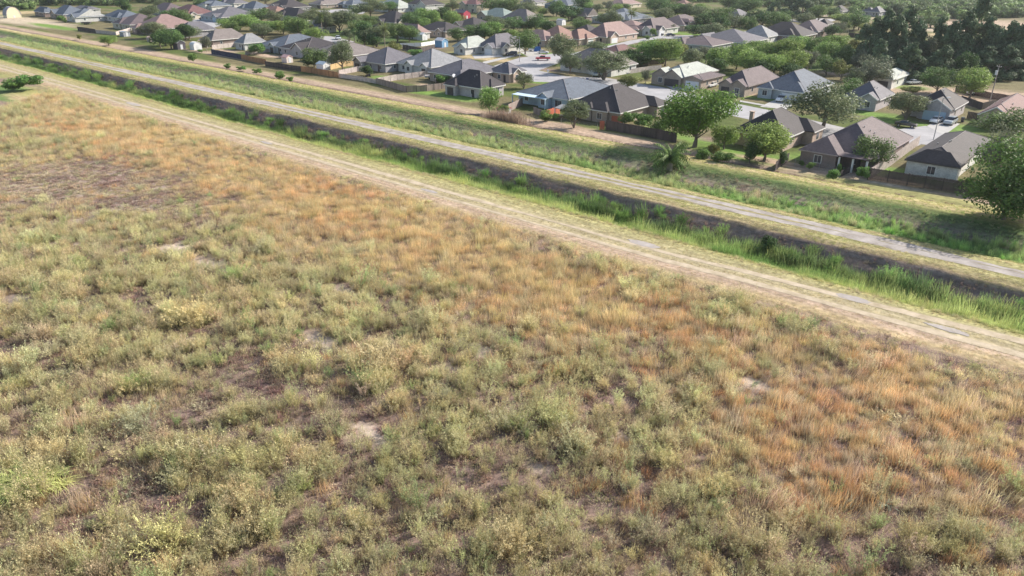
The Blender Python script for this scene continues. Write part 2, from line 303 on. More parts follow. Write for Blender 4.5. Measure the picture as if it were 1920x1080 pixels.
strip('dirt_track', RUT, -22.7, lambda s: .26 + .4 * vn(s * .05, s * 0, 33) ** 2 + .4 * WID(s), .022, seed=0)

def sheet(name, px, m, dz=.02, z=Z0):
    bm = bmesh.new(); vs = [bm.verts.new(G(a, b, z + dz)) for a, b in px]; f = bm.faces.new(vs); bmesh.ops.triangulate(bm, faces=[f]); bmesh.ops.recalc_face_normals(bm, faces=bm.faces)
    for f in bm.faces:
        if f.normal.z < 0: f.normal_flip()
    me = bpy.data.meshes.new(name); bm.to_mesh(me); bm.free(); me.materials.append(m); o = bpy.data.objects.new(name, me); COL.objects.link(o); return struct(o)
def blob(name, px, py, rx, ry, m, z):
    c = G(px, py, z); s0, t0 = st(c.x, c.y); V = []
    for k in range(26):
        a = k / 26 * 2 * math.pi; r = 1 + .3 * (random.random() - .5); x, y = xy(s0 + rx * r * math.cos(a), t0 + ry * r * math.sin(a)); V.append((x, y, float(ground_h(*[np.array([q]) for q in st(x, y)])[0]) + .035))
    V.append((*xy(s0, t0), float(ground_h(np.array([s0]), np.array([t0]))[0]) + .035)); me = bpy.data.meshes.new(name); me.from_pydata(V, [], [(k, (k + 1) % 26, 26) for k in range(26)]); me.materials.append(m); o = bpy.data.objects.new(name, me); COL.objects.link(o); return struct(o)
strip('grass_strip', WEED, -1.75, lambda s: np.clip((vn(s * .09, s * 0, 23) - .45) * 1.2, .02, .4), .026, seed=5)
MUD = mat('dried_mud', (.36, .32, .30), .12, .6, .9, .02, c2=(.44, .40, .38), spec=.15)
for a in [(1208, 455, 2.6, .8), (1600, 557, 1.9, .7), (250, 194, 4.0, .8), (500, 266, 2.2, .5), (806, 356, 2, .5), (1780, 615, 2.2, .55)]: blob('dried_puddle', a[0], a[1], a[2], a[3], MUD, .42)
CONC = mat('street_concrete', (.33, .325, .34), .1, .25, .9, .01, c2=(.42, .41, .425), spec=.15)
WALK = mat('driveway_concrete', (.42, .41, .40), .1, .5, .9, .01, spec=.15)
sheet('street', [(905, 130), (975, 108), (1040, 100), (1075, 106), (1048, 118), (1010, 132), (1060, 143), (1140, 146), (1170, 152), (1240, 163), (1345, 187), (1440, 206), (1560, 234), (1640, 252), (1700, 262), (1745, 262), (1720, 274), (1640, 272), (1540, 258), (1440, 232), (1360, 214), (1240, 186), (1140, 162), (1060, 155), (1000, 153), (985, 142), (945, 134)], CONC, .02)
sheet('street', [(1680, 243), (1735, 236), (1775, 246), (1790, 262), (1745, 272), (1700, 268), (1650, 256)], CONC, .026)
sheet('driveway', [(1738, 236), (1762, 224), (1800, 232), (1770, 254)], WALK, .032)
sheet('driveway', [(1240, 156), (1275, 146), (1325, 150), (1300, 172), (1262, 168)], WALK, .032)
sheet('driveway', [(1455, 186), (1480, 176), (1510, 180), (1475, 205), (1425, 200)], WALK, .032)
sheet('street', [(1160, 88), (1195, 80), (1240, 72), (1285, 74), (1300, 70), (1300, 66), (1240, 67), (1180, 76), (1140, 86), (1090, 96), (1060, 103), (1090, 106), (1130, 98)], CONC, .028)
sheet('street', [(560, 66), (620, 68), (665, 78), (640, 84), (590, 76), (540, 70)], CONC, .02)
sheet('street', [(590, 20), (640, 17), (690, 20), (680, 26), (640, 24), (600, 24)], CONC, .02)
sheet('street', [(355, 38), (372, 35), (400, 40), (420, 46), (400, 52), (385, 46)], CONC, .02)
sheet('street', [(1460, 37), (1530, 34), (1575, 36), (1560, 40), (1500, 42)], CONC, .02)
sheet('pavement', [(1384, 190), (1440, 200), (1445, 198), (1388, 188)], WALK, .06)
sheet('pavement', [(905, 116), (975, 100), (978, 102), (905, 121)], WALK, .06)
sheet('driveway', [(975, 98), (1000, 93), (1020, 103), (990, 106)], WALK, .034)
sheet('driveway', [(885, 103), (935, 100), (945, 106), (890, 110)], WALK, .034)

# ------------------------------------------------------------------ houses
TRIM = mat('white_trim', (.72, .71, .70), .06, 2, .6); GLASS = mat('window_glass', (.05, .06, .08), .3, .7, .12, spec=.6); DARKT = mat('dark_trim', (.10, .09, .09), .1, 2, .6)
GALV = mat('galvanised_metal', (.45, .46, .48), .1, 3, .4, metal=.6)
ROOF = dict(dk=(.05, .044, .05), br=(.155, .118, .118), gy=(.135, .13, .15), lg=(.36, .385, .355), bl=(.11, .13, .165), rd=(.25, .15, .125), tn=(.19, .165, .16), mr=(.16, .085, .085), pk=(.25, .17, .16), cg=(.23, .235, .25), gn=(.20, .25, .235), mv=(.125, .097, .105))
WALL = dict(wh=(.72, .71, .69), pe=(.58, .44, .36), ta=(.42, .34, .28), bk=(.27, .20, .18), lb=(.45, .58, .70), gr=(.40, .39, .42), cr=(.66, .60, .48), li=(.52, .48, .50), pb=(.50, .55, .60), rb=(.36, .16, .13), db=(.16, .24, .32), sb=(.20, .42, .68))
def roofm(k): return shingle('shingle_' + {'dk': 'charcoal', 'br': 'brown', 'gy': 'grey', 'lg': 'pale_green', 'bl': 'slate_blue', 'rd': 'red', 'tn': 'tan', 'mr': 'maroon', 'pk': 'rose', 'cg': 'cool_grey', 'gn': 'green_grey', 'mv': 'mauve'}[k], ROOF[k])
def wallm(k):
    nm = 'wall_' + {'wh': 'white', 'pe': 'peach', 'ta': 'tan', 'bk': 'brown_brick', 'lb': 'light_blue', 'gr': 'grey', 'cr': 'cream', 'li': 'lilac_grey', 'pb': 'pale_blue', 'rb': 'red_brick', 'db': 'dark_blue', 'sb': 'sky_blue'}[k]
    return brickish(nm, WALL[k])
OH = .45
def hip(mb, x0, x1, y0, y1, z, rise, gable=None):
    """hip roof over the rectangle; gable: set of ends ('x0','x1','y0','y1') that stay gabled"""
    g = gable or (); w_, d = x1 - x0, y1 - y0
    if w_ >= d: h = d / 2; a = (x0 + (0 if 'x0' in g else h), (y0 + y1) / 2); b = (x1 - (0 if 'x1' in g else h), (y0 + y1) / 2)
    else: h = w_ / 2; a = ((x0 + x1) / 2, y0 + (0 if 'y0' in g else h)); b = ((x0 + x1) / 2, y1 - (0 if 'y1' in g else h))
    if w_ >= d and a[0] > b[0] - .05: a = ((x0 + x1) / 2 - .05, a[1]); b = ((x0 + x1) / 2 + .05, b[1])
    if w_ < d and a[1] > b[1] - .05: a = (a[0], (y0 + y1) / 2 - .05); b = (b[0], (y0 + y1) / 2 + .05)
    T = .16
    vs = [(x0, y0, z), (x1, y0, z), (x1, y1, z), (x0, y1, z), (*a, z + rise), (*b, z + rise)]
    lo = [(x, y, q - T) for x, y, q in vs[:4]]
    if w_ >= d: fs = [(0, 1, 5, 4), (2, 3, 4, 5), (1, 2, 5), (3, 0, 4)]
    else: fs = [(1, 2, 5, 4), (3, 0, 4, 5), (0, 1, 4), (2, 3, 5)]
    vs += lo; fs += [(6, 9, 8, 7)]
    k0 = [(0, 1), (1, 2), (2, 3), (3, 0)]; fs += [(b_, a_, a_ + 6, b_ + 6) for a_, b_ in k0]
    mb.add(vs, fs)
def gable_roof(mb, x0, x1, y0, y1, z, rise, axis):
    T = .18                                           # two slabs
    if axis == 'y':
        xm = (x0 + x1) / 2
        for a, b in ((x0, xm), (x1, xm)):
            mb.add([(a, y0, z), (b, y0, z + rise), (b, y1, z + rise), (a, y1, z), (a, y0, z - T), (b, y0, z + rise - T), (b, y1, z + rise - T), (a, y1, z - T)],
                   [(0, 1, 2, 3), (7, 6, 5, 4), (0, 4, 5, 1), (3, 2, 6, 7), (0, 3, 7, 4)])
    else:
        ym = (y0 + y1) / 2
        for a, b in ((y0, ym), (y1, ym)):
            mb.add([(x0, a, z), (x0, b, z + rise), (x1, b, z + rise), (x1, a, z), (x0, a, z - T), (x0, b, z + rise - T), (x1, b, z + rise - T), (x1, a, z - T)],
                   [(0, 1, 2, 3), (7, 6, 5, 4), (0, 4, 5, 1), (3, 2, 6, 7), (0, 3, 7, 4)])
def on_face(side, W, D, u, z0, z1, hw, proud, th=.05):
    """box lying on a face: side F (-y), B (+x is 'R'); u = place along it"""
    if side == 'F': return (u - hw, u + hw, -D / 2 - proud - th, -D / 2 - proud, z0, z1)
    return (W / 2 + proud, W / 2 + proud + th, u - hw, u + hw, z0, z1)
def window(root, side, W, D, u, zc, w_=1.1, h=1.2, off=(0, 0), fr=TRIM):
    f = MB(); q = on_face(side, W, D, u, zc - h / 2 - .09, zc + h / 2 + .09, w_ / 2 + .09, -.03, .06); q = (q[0] + off[0], q[1] + off[0], q[2] + off[1], q[3] + off[1], q[4], q[5]); f.box(*q); fo = f.build('window', fr, root)
    g = MB()
    for k in (-1, 1):
        q = on_face(side, W, D, u + k * w_ / 4, zc - h / 2, zc + h / 2, w_ / 4 - .03, .03, .02); q = (q[0] + off[0], q[1] + off[0], q[2] + off[1], q[3] + off[1], q[4], q[5]); g.box(*q)
    g.build('pane', GLASS, fo)
HOUSES = []
CAPM = mat('ridge_tiles', (.20, .18, .185), .15, 2, .8)  # cap colour lightened to paint lit lines along hips and ridges
def house(L, N, Rr, peak, roof, wall, label, short, wings=(), h=2.7, trim=None, yaw=YAW, gable=None, wins=True, extra=None, minw=7, slope=None, chim=None, name='house', cat='house', vents=True):
    ez = Z0 + h; l, n, r = G(*L, ez), G(*N, ez), G(*Rr, ez)
    ux, uy = Vector((math.cos(yaw), math.sin(yaw))), Vector((-math.sin(yaw), math.cos(yaw)))
    a = (n - l).xy.dot(ux); b = (r - n).xy.dot(uy)
    W = min(max(a, minw), 26) - 2 * OH; D = min(max(b, minw), 26) - 2 * OH
    # keep the near corner where it shows
    c = Vector((n.x, n.y)) - ux * (W / 2 + OH) + uy * (D / 2 + OH)
    m = min(W, D) / 2 + OH; rise = slope and slope * m
    if not rise:
        best = None
        for k in range(30, 85, 3):
            rr = k / 100 * m; he = max((W - D) / 2, 0), max((D - W) / 2, 0)
            e = [c + ux * (sx * he[0]) + uy * (sx * he[1]) for sx in (-1, 1)]
            y = min(PIX(q.x, q.y, ez + rr)[1] for q in e)
            if best is None or abs(y - peak) < best[0]: best = (abs(y - peak), rr)
        rise = best[1]
    if not wings and name == 'house' and W > 7.5: wings = [('F', random.choice((0, .2, .8, 1)), max(3.2, W * random.uniform(.3, .42)), random.uniform(.5, 1.4), random.choice('ghh'), None)]  # plain houses get an added random wing, put in for lit roof slivers
    root = empty(name, (c.x, c.y, Z0), yaw); T_ = TRIM if trim is None else trim
    wm = wallm(wall); rm = roofm(roof)
    b_ = MB(); b_.box(-W / 2, W / 2, -D / 2, D / 2, -.3, h - .02)
    x0, x1, y0, y1 = -W / 2 - OH, W / 2 + OH, -D / 2 - OH, D / 2 + OH
    if gable:
        ym = 0
        for gside in gable:
            if gside in ('x0', 'x1'):
                xx = (-W / 2 if gside == 'x0' else W / 2); th = .12 if gside == 'x0' else -.12; rr = rise * (D / 2) / (D / 2 + OH)
                b_.add([(xx, -D / 2, h - .02), (xx, D / 2, h - .02), (xx, 0, h + rise - .15), (xx + th, -D / 2, h - .02), (xx + th, D / 2, h - .02), (xx + th, 0, h + rise - .15)], [(0, 1, 2), (3, 5, 4), (0, 2, 5, 3), (1, 4, 5, 2)])
    b_.build('wall', wm, root)
    rf = MB(); hip(rf, x0, x1, y0, y1, h + .14, rise, gable); ro = rf.build('roof', rm, root)
    if c.length < 330 and not gable:
        rc = MB(); q0, q1 = ((x0 + (y1 - y0) / 2, 0), (x1 - (y1 - y0) / 2, 0)) if W >= D else ((0, y0 + (x1 - x0) / 2), (0, y1 - (x1 - x0) / 2)); zr = h + .14 + rise + .015; ze = h + .155
        q0, q1 = (Vector((*q0, zr)), Vector((*q1, zr))); rc.bar(q0, q1 + Vector((.01, .01, 0)), .07, n=5)
        for cx_, cy_ in ((x0, y0), (x1, y0), (x1, y1), (x0, y1)): e_ = Vector((cx_, cy_, ze)); rc.bar(e_, min((q0, q1), key=lambda q: (q - e_).length), .07, n=5)
        rc.build('ridge_cap', CAPM, ro)
    fa = MB(); zf = h - .14
    fa.box(x0 - .03, x1 + .03, y0 - .06, y0 - .004, zf, h + .10); fa.box(x1 + .004, x1 + .06, y0 - .004, y1, zf, h + .10); fa.box(x0 - .06, x0 - .004, y0 - .004, y1, zf, h + .10); fa.box(x0 - .03, x1 + .03, y1 + .004, y1 + .06, zf, h + .10)
    fa.build('fascia', T_, root)
    wi = 0
    for wg in wings:
        side, pos, ww, dep, typ, door = wg[:6]; wr = wg[6] if len(wg) > 6 else roof; hw = wg[7] if len(wg) > 7 else h
        wi += 1; inn = min(W, D) * .42; rs = min(rise * .97, (ww / 2 + .35) * .62); e = .35; zz = hw + .14 + .004 * wi + .02
        bw = MB(); rw = MB(); tw = MB()
        if side == 'F':
            u = -W / 2 + ww / 2 + pos * max(W - ww, 0); ya, yb = -D / 2 - dep, -D / 2 + (inn if dep > 0 else 1)
            bw.box(u - ww / 2, u + ww / 2, ya, -D / 2 - .004, -.3, hw - .02)
            if typ == 'g':
                bw.add([(u - ww / 2, ya, hw - .02), (u + ww / 2, ya, hw - .02), (u, ya, hw + rs - .1), (u - ww / 2, ya + .15, hw - .02), (u + ww / 2, ya + .15, hw - .02), (u, ya + .15, hw + rs - .1)], [(0, 1, 2), (3, 5, 4), (0, 2, 5, 3), (1, 4, 5, 2)])
                gable_roof(rw, u - ww / 2 - e, u + ww / 2 + e, ya - e, yb, zz, rs, 'y')
                for k in (-1, 1): tw.add([(u + k * (ww / 2 + e + .02), ya - e - .05, zz - .28), (u, ya - e - .05, zz + rs - .22), (u, ya - e - .05, zz + rs + .03), (u + k * (ww / 2 + e + .02), ya - e - .05, zz - .03),
                                          (u + k * (ww / 2 + e + .02), ya - e - .005, zz - .28), (u, ya - e - .005, zz + rs - .22), (u, ya - e - .005, zz + rs + .03), (u + k * (ww / 2 + e + .02), ya - e - .005, zz - .03)],
                                         [(0, 1, 2, 3), (7, 6, 5, 4), (0, 4, 5, 1), (3, 2, 6, 7), (0, 3, 7, 4)])
            else:
                hip(rw, u - ww / 2 - e, u + ww / 2 + e, ya - e, yb, zz, rs, ('y1',)); tw.box(u - ww / 2 - e - .03, u + ww / 2 + e + .03, ya - e - .06, ya - e - .004, zz - .26, zz - .04)
            off = (u, -dep)
            if door:
                g = MB(); hwid = ww * (.38 if door != 'o' else .3); g.box(u - hwid, u + hwid, ya - .06, ya - .005, 0, 2.15); go = g.build('garage_door' if door != 'o' else 'porch_shade_panel', {'b': WHD, 'd': DKD, 'o': DKD, 'w': WHD, 'l': LBD}[door], root)  # at porches a solid dark panel stands in for the shade inside
            elif wins: window(root, 'F', W, D, u, 1.5, 1.3, 1.3, (0, -dep))
        else:
            u = -D / 2 + ww / 2 + pos * max(D - ww, 0); xa, xb = W / 2 - inn, W / 2 + dep
            bw.box(W / 2 + .004, xb, u - ww / 2, u + ww / 2, -.3, hw - .02)
            if typ == 'g':
                bw.add([(xb, u - ww / 2, hw - .02), (xb, u + ww / 2, hw - .02), (xb, u, hw + rs - .1), (xb - .15, u - ww / 2, hw - .02), (xb - .15, u + ww / 2, hw - .02), (xb - .15, u, hw + rs - .1)], [(0, 1, 2), (3, 5, 4), (0, 2, 5, 3), (1, 4, 5, 2)])
                gable_roof(rw, xa, xb + e, u - ww / 2 - e, u + ww / 2 + e, zz, rs, 'x')
                for k in (-1, 1): tw.add([(xb + e + .05, u + k * (ww / 2 + e + .02), zz - .28), (xb + e + .05, u, zz + rs - .22), (xb + e + .05, u, zz + rs + .03), (xb + e + .05, u + k * (ww / 2 + e + .02), zz - .03),
                                          (xb + e + .005, u + k * (ww / 2 + e + .02), zz - .28), (xb + e + .005, u, zz + rs - .22), (xb + e + .005, u, zz + rs + .03), (xb + e + .005, u + k * (ww / 2 + e + .02), zz - .03)],
                                         [(0, 1, 2, 3), (7, 6, 5, 4), (0, 4, 5, 1), (3, 2, 6, 7), (0, 3, 7, 4)])
            else:
                hip(rw, xa, xb + e, u - ww / 2 - e, u + ww / 2 + e, zz, rs, ('x0',)); tw.box(xb + e + .004, xb + e + .06, u - ww / 2 - e - .03, u + ww / 2 + e + .03, zz - .26, zz - .04)
            if door:
                g = MB(); g.box(xb + .005, xb + .06, u - ww * .38, u + ww * .38, 0, 2.15); g.build('garage_door', {'b': WHD, 'd': DKD, 'o': DKD, 'w': WHD, 'l': LBD}[door], root)
            elif wins: window(root, 'R', W, D, u, 1.5, 1.3, 1.3, (dep, 0))
        wo_ = bw.build('wing_wall', wm, root); rw.build('wing_roof', roofm(wr), root); tw.build('wing_trim', T_, root)
    if wins:
        nf = max(1, int(W // 4.5)); taken = [(-W / 2 + g[2] / 2 + g[1] * max(W - g[2], 0), g[2] / 2 + .9) for g in wings if g[0] == 'F']
        for k in range(nf):
            u = -W / 2 + W * (k + .5) / nf
            if all(abs(u - a_) > b2 for a_, b2 in taken): window(root, 'F', W, D, u, 1.5)
        if h > 4.5:
            for k in range(nf): window(root, 'F', W, D, -W / 2 + W * (k + .5) / nf, 4.3)
            window(root, 'R', W, D, 0, 4.3)
        nr_ = max(1, int(D // 6)); taken = [(-D / 2 + g[2] / 2 + g[1] * max(D - g[2], 0), g[2] / 2 + .9) for g in wings if g[0] == 'R']
        for k in range(nr_):
            u = -D / 2 + D * (k + .5) / nr_
            if all(abs(u - a_) > b2 for a_, b2 in taken): window(root, 'R', W, D, u, 1.5, .9, 1.1)
        if name == 'house':
            dr = MB(); u = W * .27
            if not any(abs(u - (-W / 2 + g[2] / 2 + g[1] * max(W - g[2], 0))) < g[2] / 2 + .9 for g in wings if g[0] == 'F'):
                dr.box(u - .45, u + .45, -D / 2 - .05, -D / 2 - .004, .02, 2.1); dr.build('door', DKD, root)
    if vents:
        d_far = (c - Vector((0, 0))).length
        if d_far < 330:
            for k in range(3):
                vx = (random.random() - .5) * W * .5; vy = -D * .12 - k * .5; zc = h + .14 + rise * max(0, 1 - (abs(vy) / (D / 2 + OH))) if W >= D else h + .14 + rise * (1 - max(abs(vx) / (W / 2 + OH), max(0, abs(vy) - (D - W) / 2) / (W / 2 + OH)))
                if W >= D: zc = h + .14 + rise * (1 - max(abs(vy) / (D / 2 + OH), max(0, abs(vx) - (W - D) / 2) / (D / 2 + OH)))
                v = MB(); v.bar((vx, vy, zc - .2), (vx, vy, zc + .3), .07, n=6); v.bar((vx, vy, zc + .3), (vx, vy, zc + .36), .13, n=6); v.build('vent_pipe', GALV, ro)
    if chim:
        ch = MB(); ch.box(chim[0] - .4, chim[0] + .4, chim[1] - .4, chim[1] + .4, h, h + chim[2]); ch.box(chim[0] - .48, chim[0] + .48, chim[1] - .48, chim[1] + .48, h + chim[2], h + chim[2] + .15); ch.build('chimney', wm, ro)
    tag(root, label, cat, 'houses of the estate' if name == 'house' else None)
    HOUSES.append((root, c, W, D, short, PIX(c.x, c.y, Z0)))
    root['_'] = 0; del root['_']
    return root, W, D, rise
WHD = mat('white_door', (.66, .67, .70), .05, 2, .5); DKD = mat('dark_door_and_shade', (.07, .06, .065), .2, 2, .5); LBD = mat('pale_blue_door', (.42, .55, .66), .05, 2, .5)  # the dark one also paints the shade of porches and an open garage
POSTW = TRIM
def patio(root, x0, x1, y0, y1, z, tilt=0, m=None, posts=True, name='patio_cover', side='F', pm=None):
    """flat cover on posts, a part of the house"""
    b = MB(); b.add([(x0, y0, z - tilt), (x1, y0, z - tilt), (x1, y1, z), (x0, y1, z), (x0, y0, z - tilt + .12), (x1, y0, z - tilt + .12), (x1, y1, z + .12), (x0, y1, z + .12)], [(0, 3, 2, 1), (4, 5, 6, 7), (0, 1, 5, 4), (1, 2, 6, 5), (2, 3, 7, 6), (3, 0, 4, 7)])
    o = b.build(name, m or TRIM, root)
    if posts:
        for px_ in (x0 + .15, x1 - .15):
            for py_ in (y0 + .15,) if tilt >= 0 else (y0 + .15, y1 - .15):
                p = MB(); p.box(px_ - .09, px_ + .09, py_ - .09, py_ + .09, 0, z - tilt - .004); p.build('post', pm or TRIM, root)
    return o

H = house
# --- the row backing on to the canal, right to left
r_, W_, D_, _ = H((1705, 293), (1800, 312), (1868, 262), 247, 'dk', 'wh', 'white brick house with steep charcoal roof behind the long dark near fence', 'the white brick house', wings=[('F', -.28, 8.2, 1.6, 'h', None), ('F', 1.0, 3.2, .5, 'h', None)], trim=DARKT)
sm = MB(); sm.box(-2.2, -1.2, -D_ / 2 - .1, -D_ / 2 - .04, .9, 2.1)
r_, W_, D_, _ = H((1533, 264), (1646, 297), (1711, 258), 219, 'mv', 'bk', 'brown brick house with wide mauve roof and white patio columns', 'the mauve-roofed brick house', wings=[('F', 0.0, 6.5, 3.2, 'h', None)], trim=mat('mauve_trim', (.42, .35, .36)))
for k in range(3):
    p = MB(); p.box(-W_ / 2 + 6.9 + k * 2.4, -W_ / 2 + 7.2 + k * 2.4, -D_ / 2 - 3.2, -D_ / 2 - 2.9, 0, 2.5); p.build('column', TRIM, r_)
patio(r_, -W_ / 2 + 6.6, -W_ / 2 + 12.2, -D_ / 2 - 3.4, -D_ / 2 - .5, 2.78, .12, roofm('mv'), posts=False)
r_, W_, D_, _ = H((1374, 244), (1473, 261), (1522, 236), 202, 'dk', 'pe', 'charcoal-roofed peach house behind the two pale green garden trees', 'the peach house with charcoal roof', wings=[('R', 1, 5.5, 2.2, 'h', None), ('F', .4, 4.0, .6, 'h', None)], chim=(-6.5, 3, 2.2))
r_, W_, D_, _ = H((1086, 192), (1163, 213), (1236, 192), 157, 'dk', 'ta', 'charcoal-roofed tan house with a white framed patio and orange boards', 'the charcoal-roofed tan house', wings=[('F', .72, 4.2, .9, 'h', None), ('F', .35, 3.0, .7, 'h', None), ('R', 1, 5, 2.5, 'h', None)])
patio(r_, -W_ / 2 - 2.0, -W_ / 2 + 4.6, -D_ / 2 - 3.4, -D_ / 2 - .5, 2.7, .5, roofm('cg'))
for q in ((-W_ / 2 - 1.9, -W_ / 2 + 4.5),):
    p = MB(); p.box(q[0], q[1], -D_ / 2 - 3.3, -D_ / 2 - 3.2, .8, .9); p.build('railing', TRIM, r_)
r_, W_, D_, _ = H((978, 171), (1067, 188), (1137, 163), 144, 'bl', 'lb', 'pale blue house with slate roof and deep rear patio', 'the pale blue house', wings=[('F', .60, 3.2, 1.6, 'g', None)])
patio(r_, -W_ / 2 + .2, W_ / 2 - 5.2, -D_ / 2 - 3.0, -D_ / 2 - .52, 2.62, .1, mat('blue_cover', (.5, .62, .72)), pm=mat('blue_trim', (.45, .58, .7)))
H((855, 153), (902, 167), (978, 163), 131, 'dk', 'li', 'lilac-walled house with charcoal roof standing beside the bright open lawn', 'the lilac house by the lawn', wings=[('F', .1, 4, 1.6, 'h', 'o'), ('R', .8, 5, .8, 'h', None)])
H((820, 132), (867, 144), (918, 128), 110, 'gy', 'ta', 'grey-brown hip-roofed house behind the lilac house and the boat', 'the grey-brown house behind the boat', wings=[('F', 1, 4, .7, 'h', None)])
H((735, 119), (808, 127), (860, 114), 92, 'cg', 'wh', 'white house with light grey roof and two pale rear gablets', 'the white house with light grey roof', wings=[('F', .35, 3.4, 1.0, 'g', None), ('F', .9, 3, .8, 'g', 'o')])
H((672, 112), (722, 121), (763, 108), 89, 'gy', 'gr', 'dark grey roofed house with small gabled back porch', 'the grey house with gabled porch', wings=[('F', .1, 4.2, 2.2, 'g', 'o')])
H((604, 96), (632, 108), (706, 95), 78, 'tn', 'ta', 'wide tan-roofed house behind the forked olive tree', 'the tan-roofed house', wings=[('F', .7, 4, .8, 'h', None)])
H((533, 88), (575, 96), (622, 84), 70, 'dk', 'li', 'dark-roofed house behind the white garden shed', 'the dark-roofed house behind the sheds')
H((492, 82), (532, 89), (572, 74), 63, 'bl', 'pb', 'bluish house with blue-grey roof and glazed back porch', 'the bluish house', wings=[('F', .55, 3.5, .8, 'g', 'o')])
H((442, 79), (457, 82), (500, 78), 55, 'cg', 'wh', 'white-walled house with grey roof behind the leaning board fence', 'the white house behind the board fence')
r_, W_, D_, _ = H((380, 73), (397, 76), (462, 70), 47, 'tn', 'bk', 'brown brick house with pink awning over its patio', 'the pink-awning house')
patio(r_, -W_ / 2, W_ / 2, -D_ / 2 - 2.6, -D_ / 2 - .5, 2.5, .2, mat('pink_awning', (.62, .42, .38)))
H((325, 57), (345, 60), (382, 52), 40, 'gy', 'gr', 'small grey-roofed house behind the dark and the arched sheds', 'the small grey house behind the sheds')
H((255, 50), (283, 56), (335, 42), 26, 'pk', 'bk', 'rose-brown roofed house with many hips at the left', 'the rose-brown house', wings=[('F', .2, 5, 1.5, 'h', None)])
H((214, 42), (243, 47), (285, 38), 25, 'mv', 'cr', 'mauve-roofed house with cream wall behind the stacked boards', 'the mauve-roofed cream house')
H((190, 27), (228, 34), (251, 29), 18, 'bl', 'wh', 'blue-black roofed white house right of the long white workshop', 'the blue-black roofed house')
H((127, 30), (143, 33), (203, 30), 20, 'bl', 'wh', 'long white workshop with slate roof and dark trailer beside it', 'the long white workshop', gable=('x1',) , slope=.5)
H((100, 24), (118, 28), (158, 24), 9, 'bl', 'ta', 'big slate-roofed house at the upper left behind the workshop', 'the slate house behind the workshop')
H((66, 21), (84, 24), (112, 24), 7, 'bl', 'bk', 'leftmost slate-roofed house, beside the arched white shed', 'the leftmost slate house')
H((145, 14), (165, 18), (200, 18), 10, 'gy', 'wh', 'grey hip-roofed house with white gables beyond the workshop', 'the house beyond the workshop')
H((287, 16), (310, 22), (352, 19), 5, 'mv', 'gr', 'dark mauve-roofed house behind the white parked vans', 'the dark mauve-roofed house', wings=[('F', 0, 6, 1, 'h', 'o')])
# --- middle left
H((318, 20), (350, 28), (378, 22), 8, 'mr', 'cr', 'cream house with maroon roof and two arched gable fronts', 'the maroon-roofed cream house', wings=[('R', .1, 4, 1.5, 'g', None), ('F', .9, 5, 1.5, 'g', None)])
H((372, 9), (396, 12), (424, 9), 0, 'bl', 'wh', 'white house with blue roof and turret-like bay', 'the white turret house', h=3.6, wings=[('F', .7, 3.6, 1.6, 'h', None, 'bl', 5.0)])
H((396, 27), (415, 33), (470, 22), 12, 'gy', 'pb', 'grey gabled house with pale blue garage above the green trees', 'the house with the pale blue garage', wings=[('F', .8, 5, 1.2, 'g', 'l')])
H((420, 4), (438, 7), (462, 5), -4, 'gy', 'wh', 'grey roof with a square white chimney near the top edge', 'the white chimney house', chim=(2, 0, 5))
H((457, 14), (475, 17), (500, 14), 2, 'bl', 'wh', 'blue-grey house between the white chimney and the gabled house', 'the blue-grey house at the top')
H((495, 12), (535, 15), (580, 12), -3, 'dk', 'gr', 'dark-roofed house with three white-trimmed steep gables', 'the triple-gabled house', wings=[('F', .05, 4.5, 1.5, 'g', None), ('F', .5, 6, 1.5, 'g', 'd'), ('F', 1, 4.5, 1.5, 'g', None)])
H((497, 21), (515, 25), (540, 22), 11, 'rd', 'ta', 'small reddish roof poking out above the round green trees', 'the small reddish house')
H((533, 26), (556, 32), (577, 28), 14, 'dk', 'wh', 'dark-roofed white house left of the tall fan palms', 'the dark-roofed white house')
H((577, 48), (588, 53), (607, 47), 37, 'gy', 'gr', 'grey gabled house behind the two fan palms', 'the gabled house behind the palms', gable=('x1',), minw=8)
H((578, 7), (605, 9), (634, 5), -5, 'tn', 'ta', 'tan stone house with several columns at the top edge', 'the stone house', wings=[('F', 1, 6, 2, 'h', 'o')])
H((644, 7), (660, 9), (680, 6), -3, 'bl', 'pb', 'pale blue house with an open dark garage and car', 'the open-garage house', wings=[('F', 0, 6, 2, 'h', 'd')])  # open garage shown by a dark panel painted for its shaded interior
H((715, 10), (746, 16), (768, 13), -2, 'lg', 'wh', 'white-walled house with very pale roof near the top', 'the very pale roofed house')
H((785, 6), (800, 10), (822, 7), -5, 'dk', 'wh', 'two-storey white house with dark roof at the top edge', 'the two-storey white house', h=4.8)
H((702, 38), (740, 43), (764, 37), 21, 'dk', 'cr', 'dark-roofed house with two small cream gables', 'the house with two cream gables', wings=[('F', .5, 4, 1.5, 'g', None), ('R', .1, 4, 1.5, 'g', None)])
H((763, 56), (783, 63), (813, 61), 42, 'pk', 'wh', 'rose-brown pyramid-roofed house above the white fenced yard', 'the rose pyramid-roofed house')
H((798, 53), (835, 60), (860, 54), 40, 'dk', 'ta', 'charcoal house with two pale gablets beyond the blue shed', 'the charcoal gablet house', wings=[('F', .9, 4, 1, 'g', None)])
H((858, 46), (888, 51), (922, 46), 32, 'dk', 'ta', 'dark house with plum-grey roof right of the red shed', 'the plum-grey roofed house')
H((873, 6), (893, 9), (915, 6), -4, 'mr', 'cr', 'two-storey cream house with brown roof and balcony', 'the balcony house', h=5.0)
H((838, 88), (877, 90), (905, 82), 67, 'lg', 'wh', 'white house with pale green roof above the tan lawn', 'the white house with pale green roof', wings=[('F', 1, 4.2, 1.4, 'g', None)])
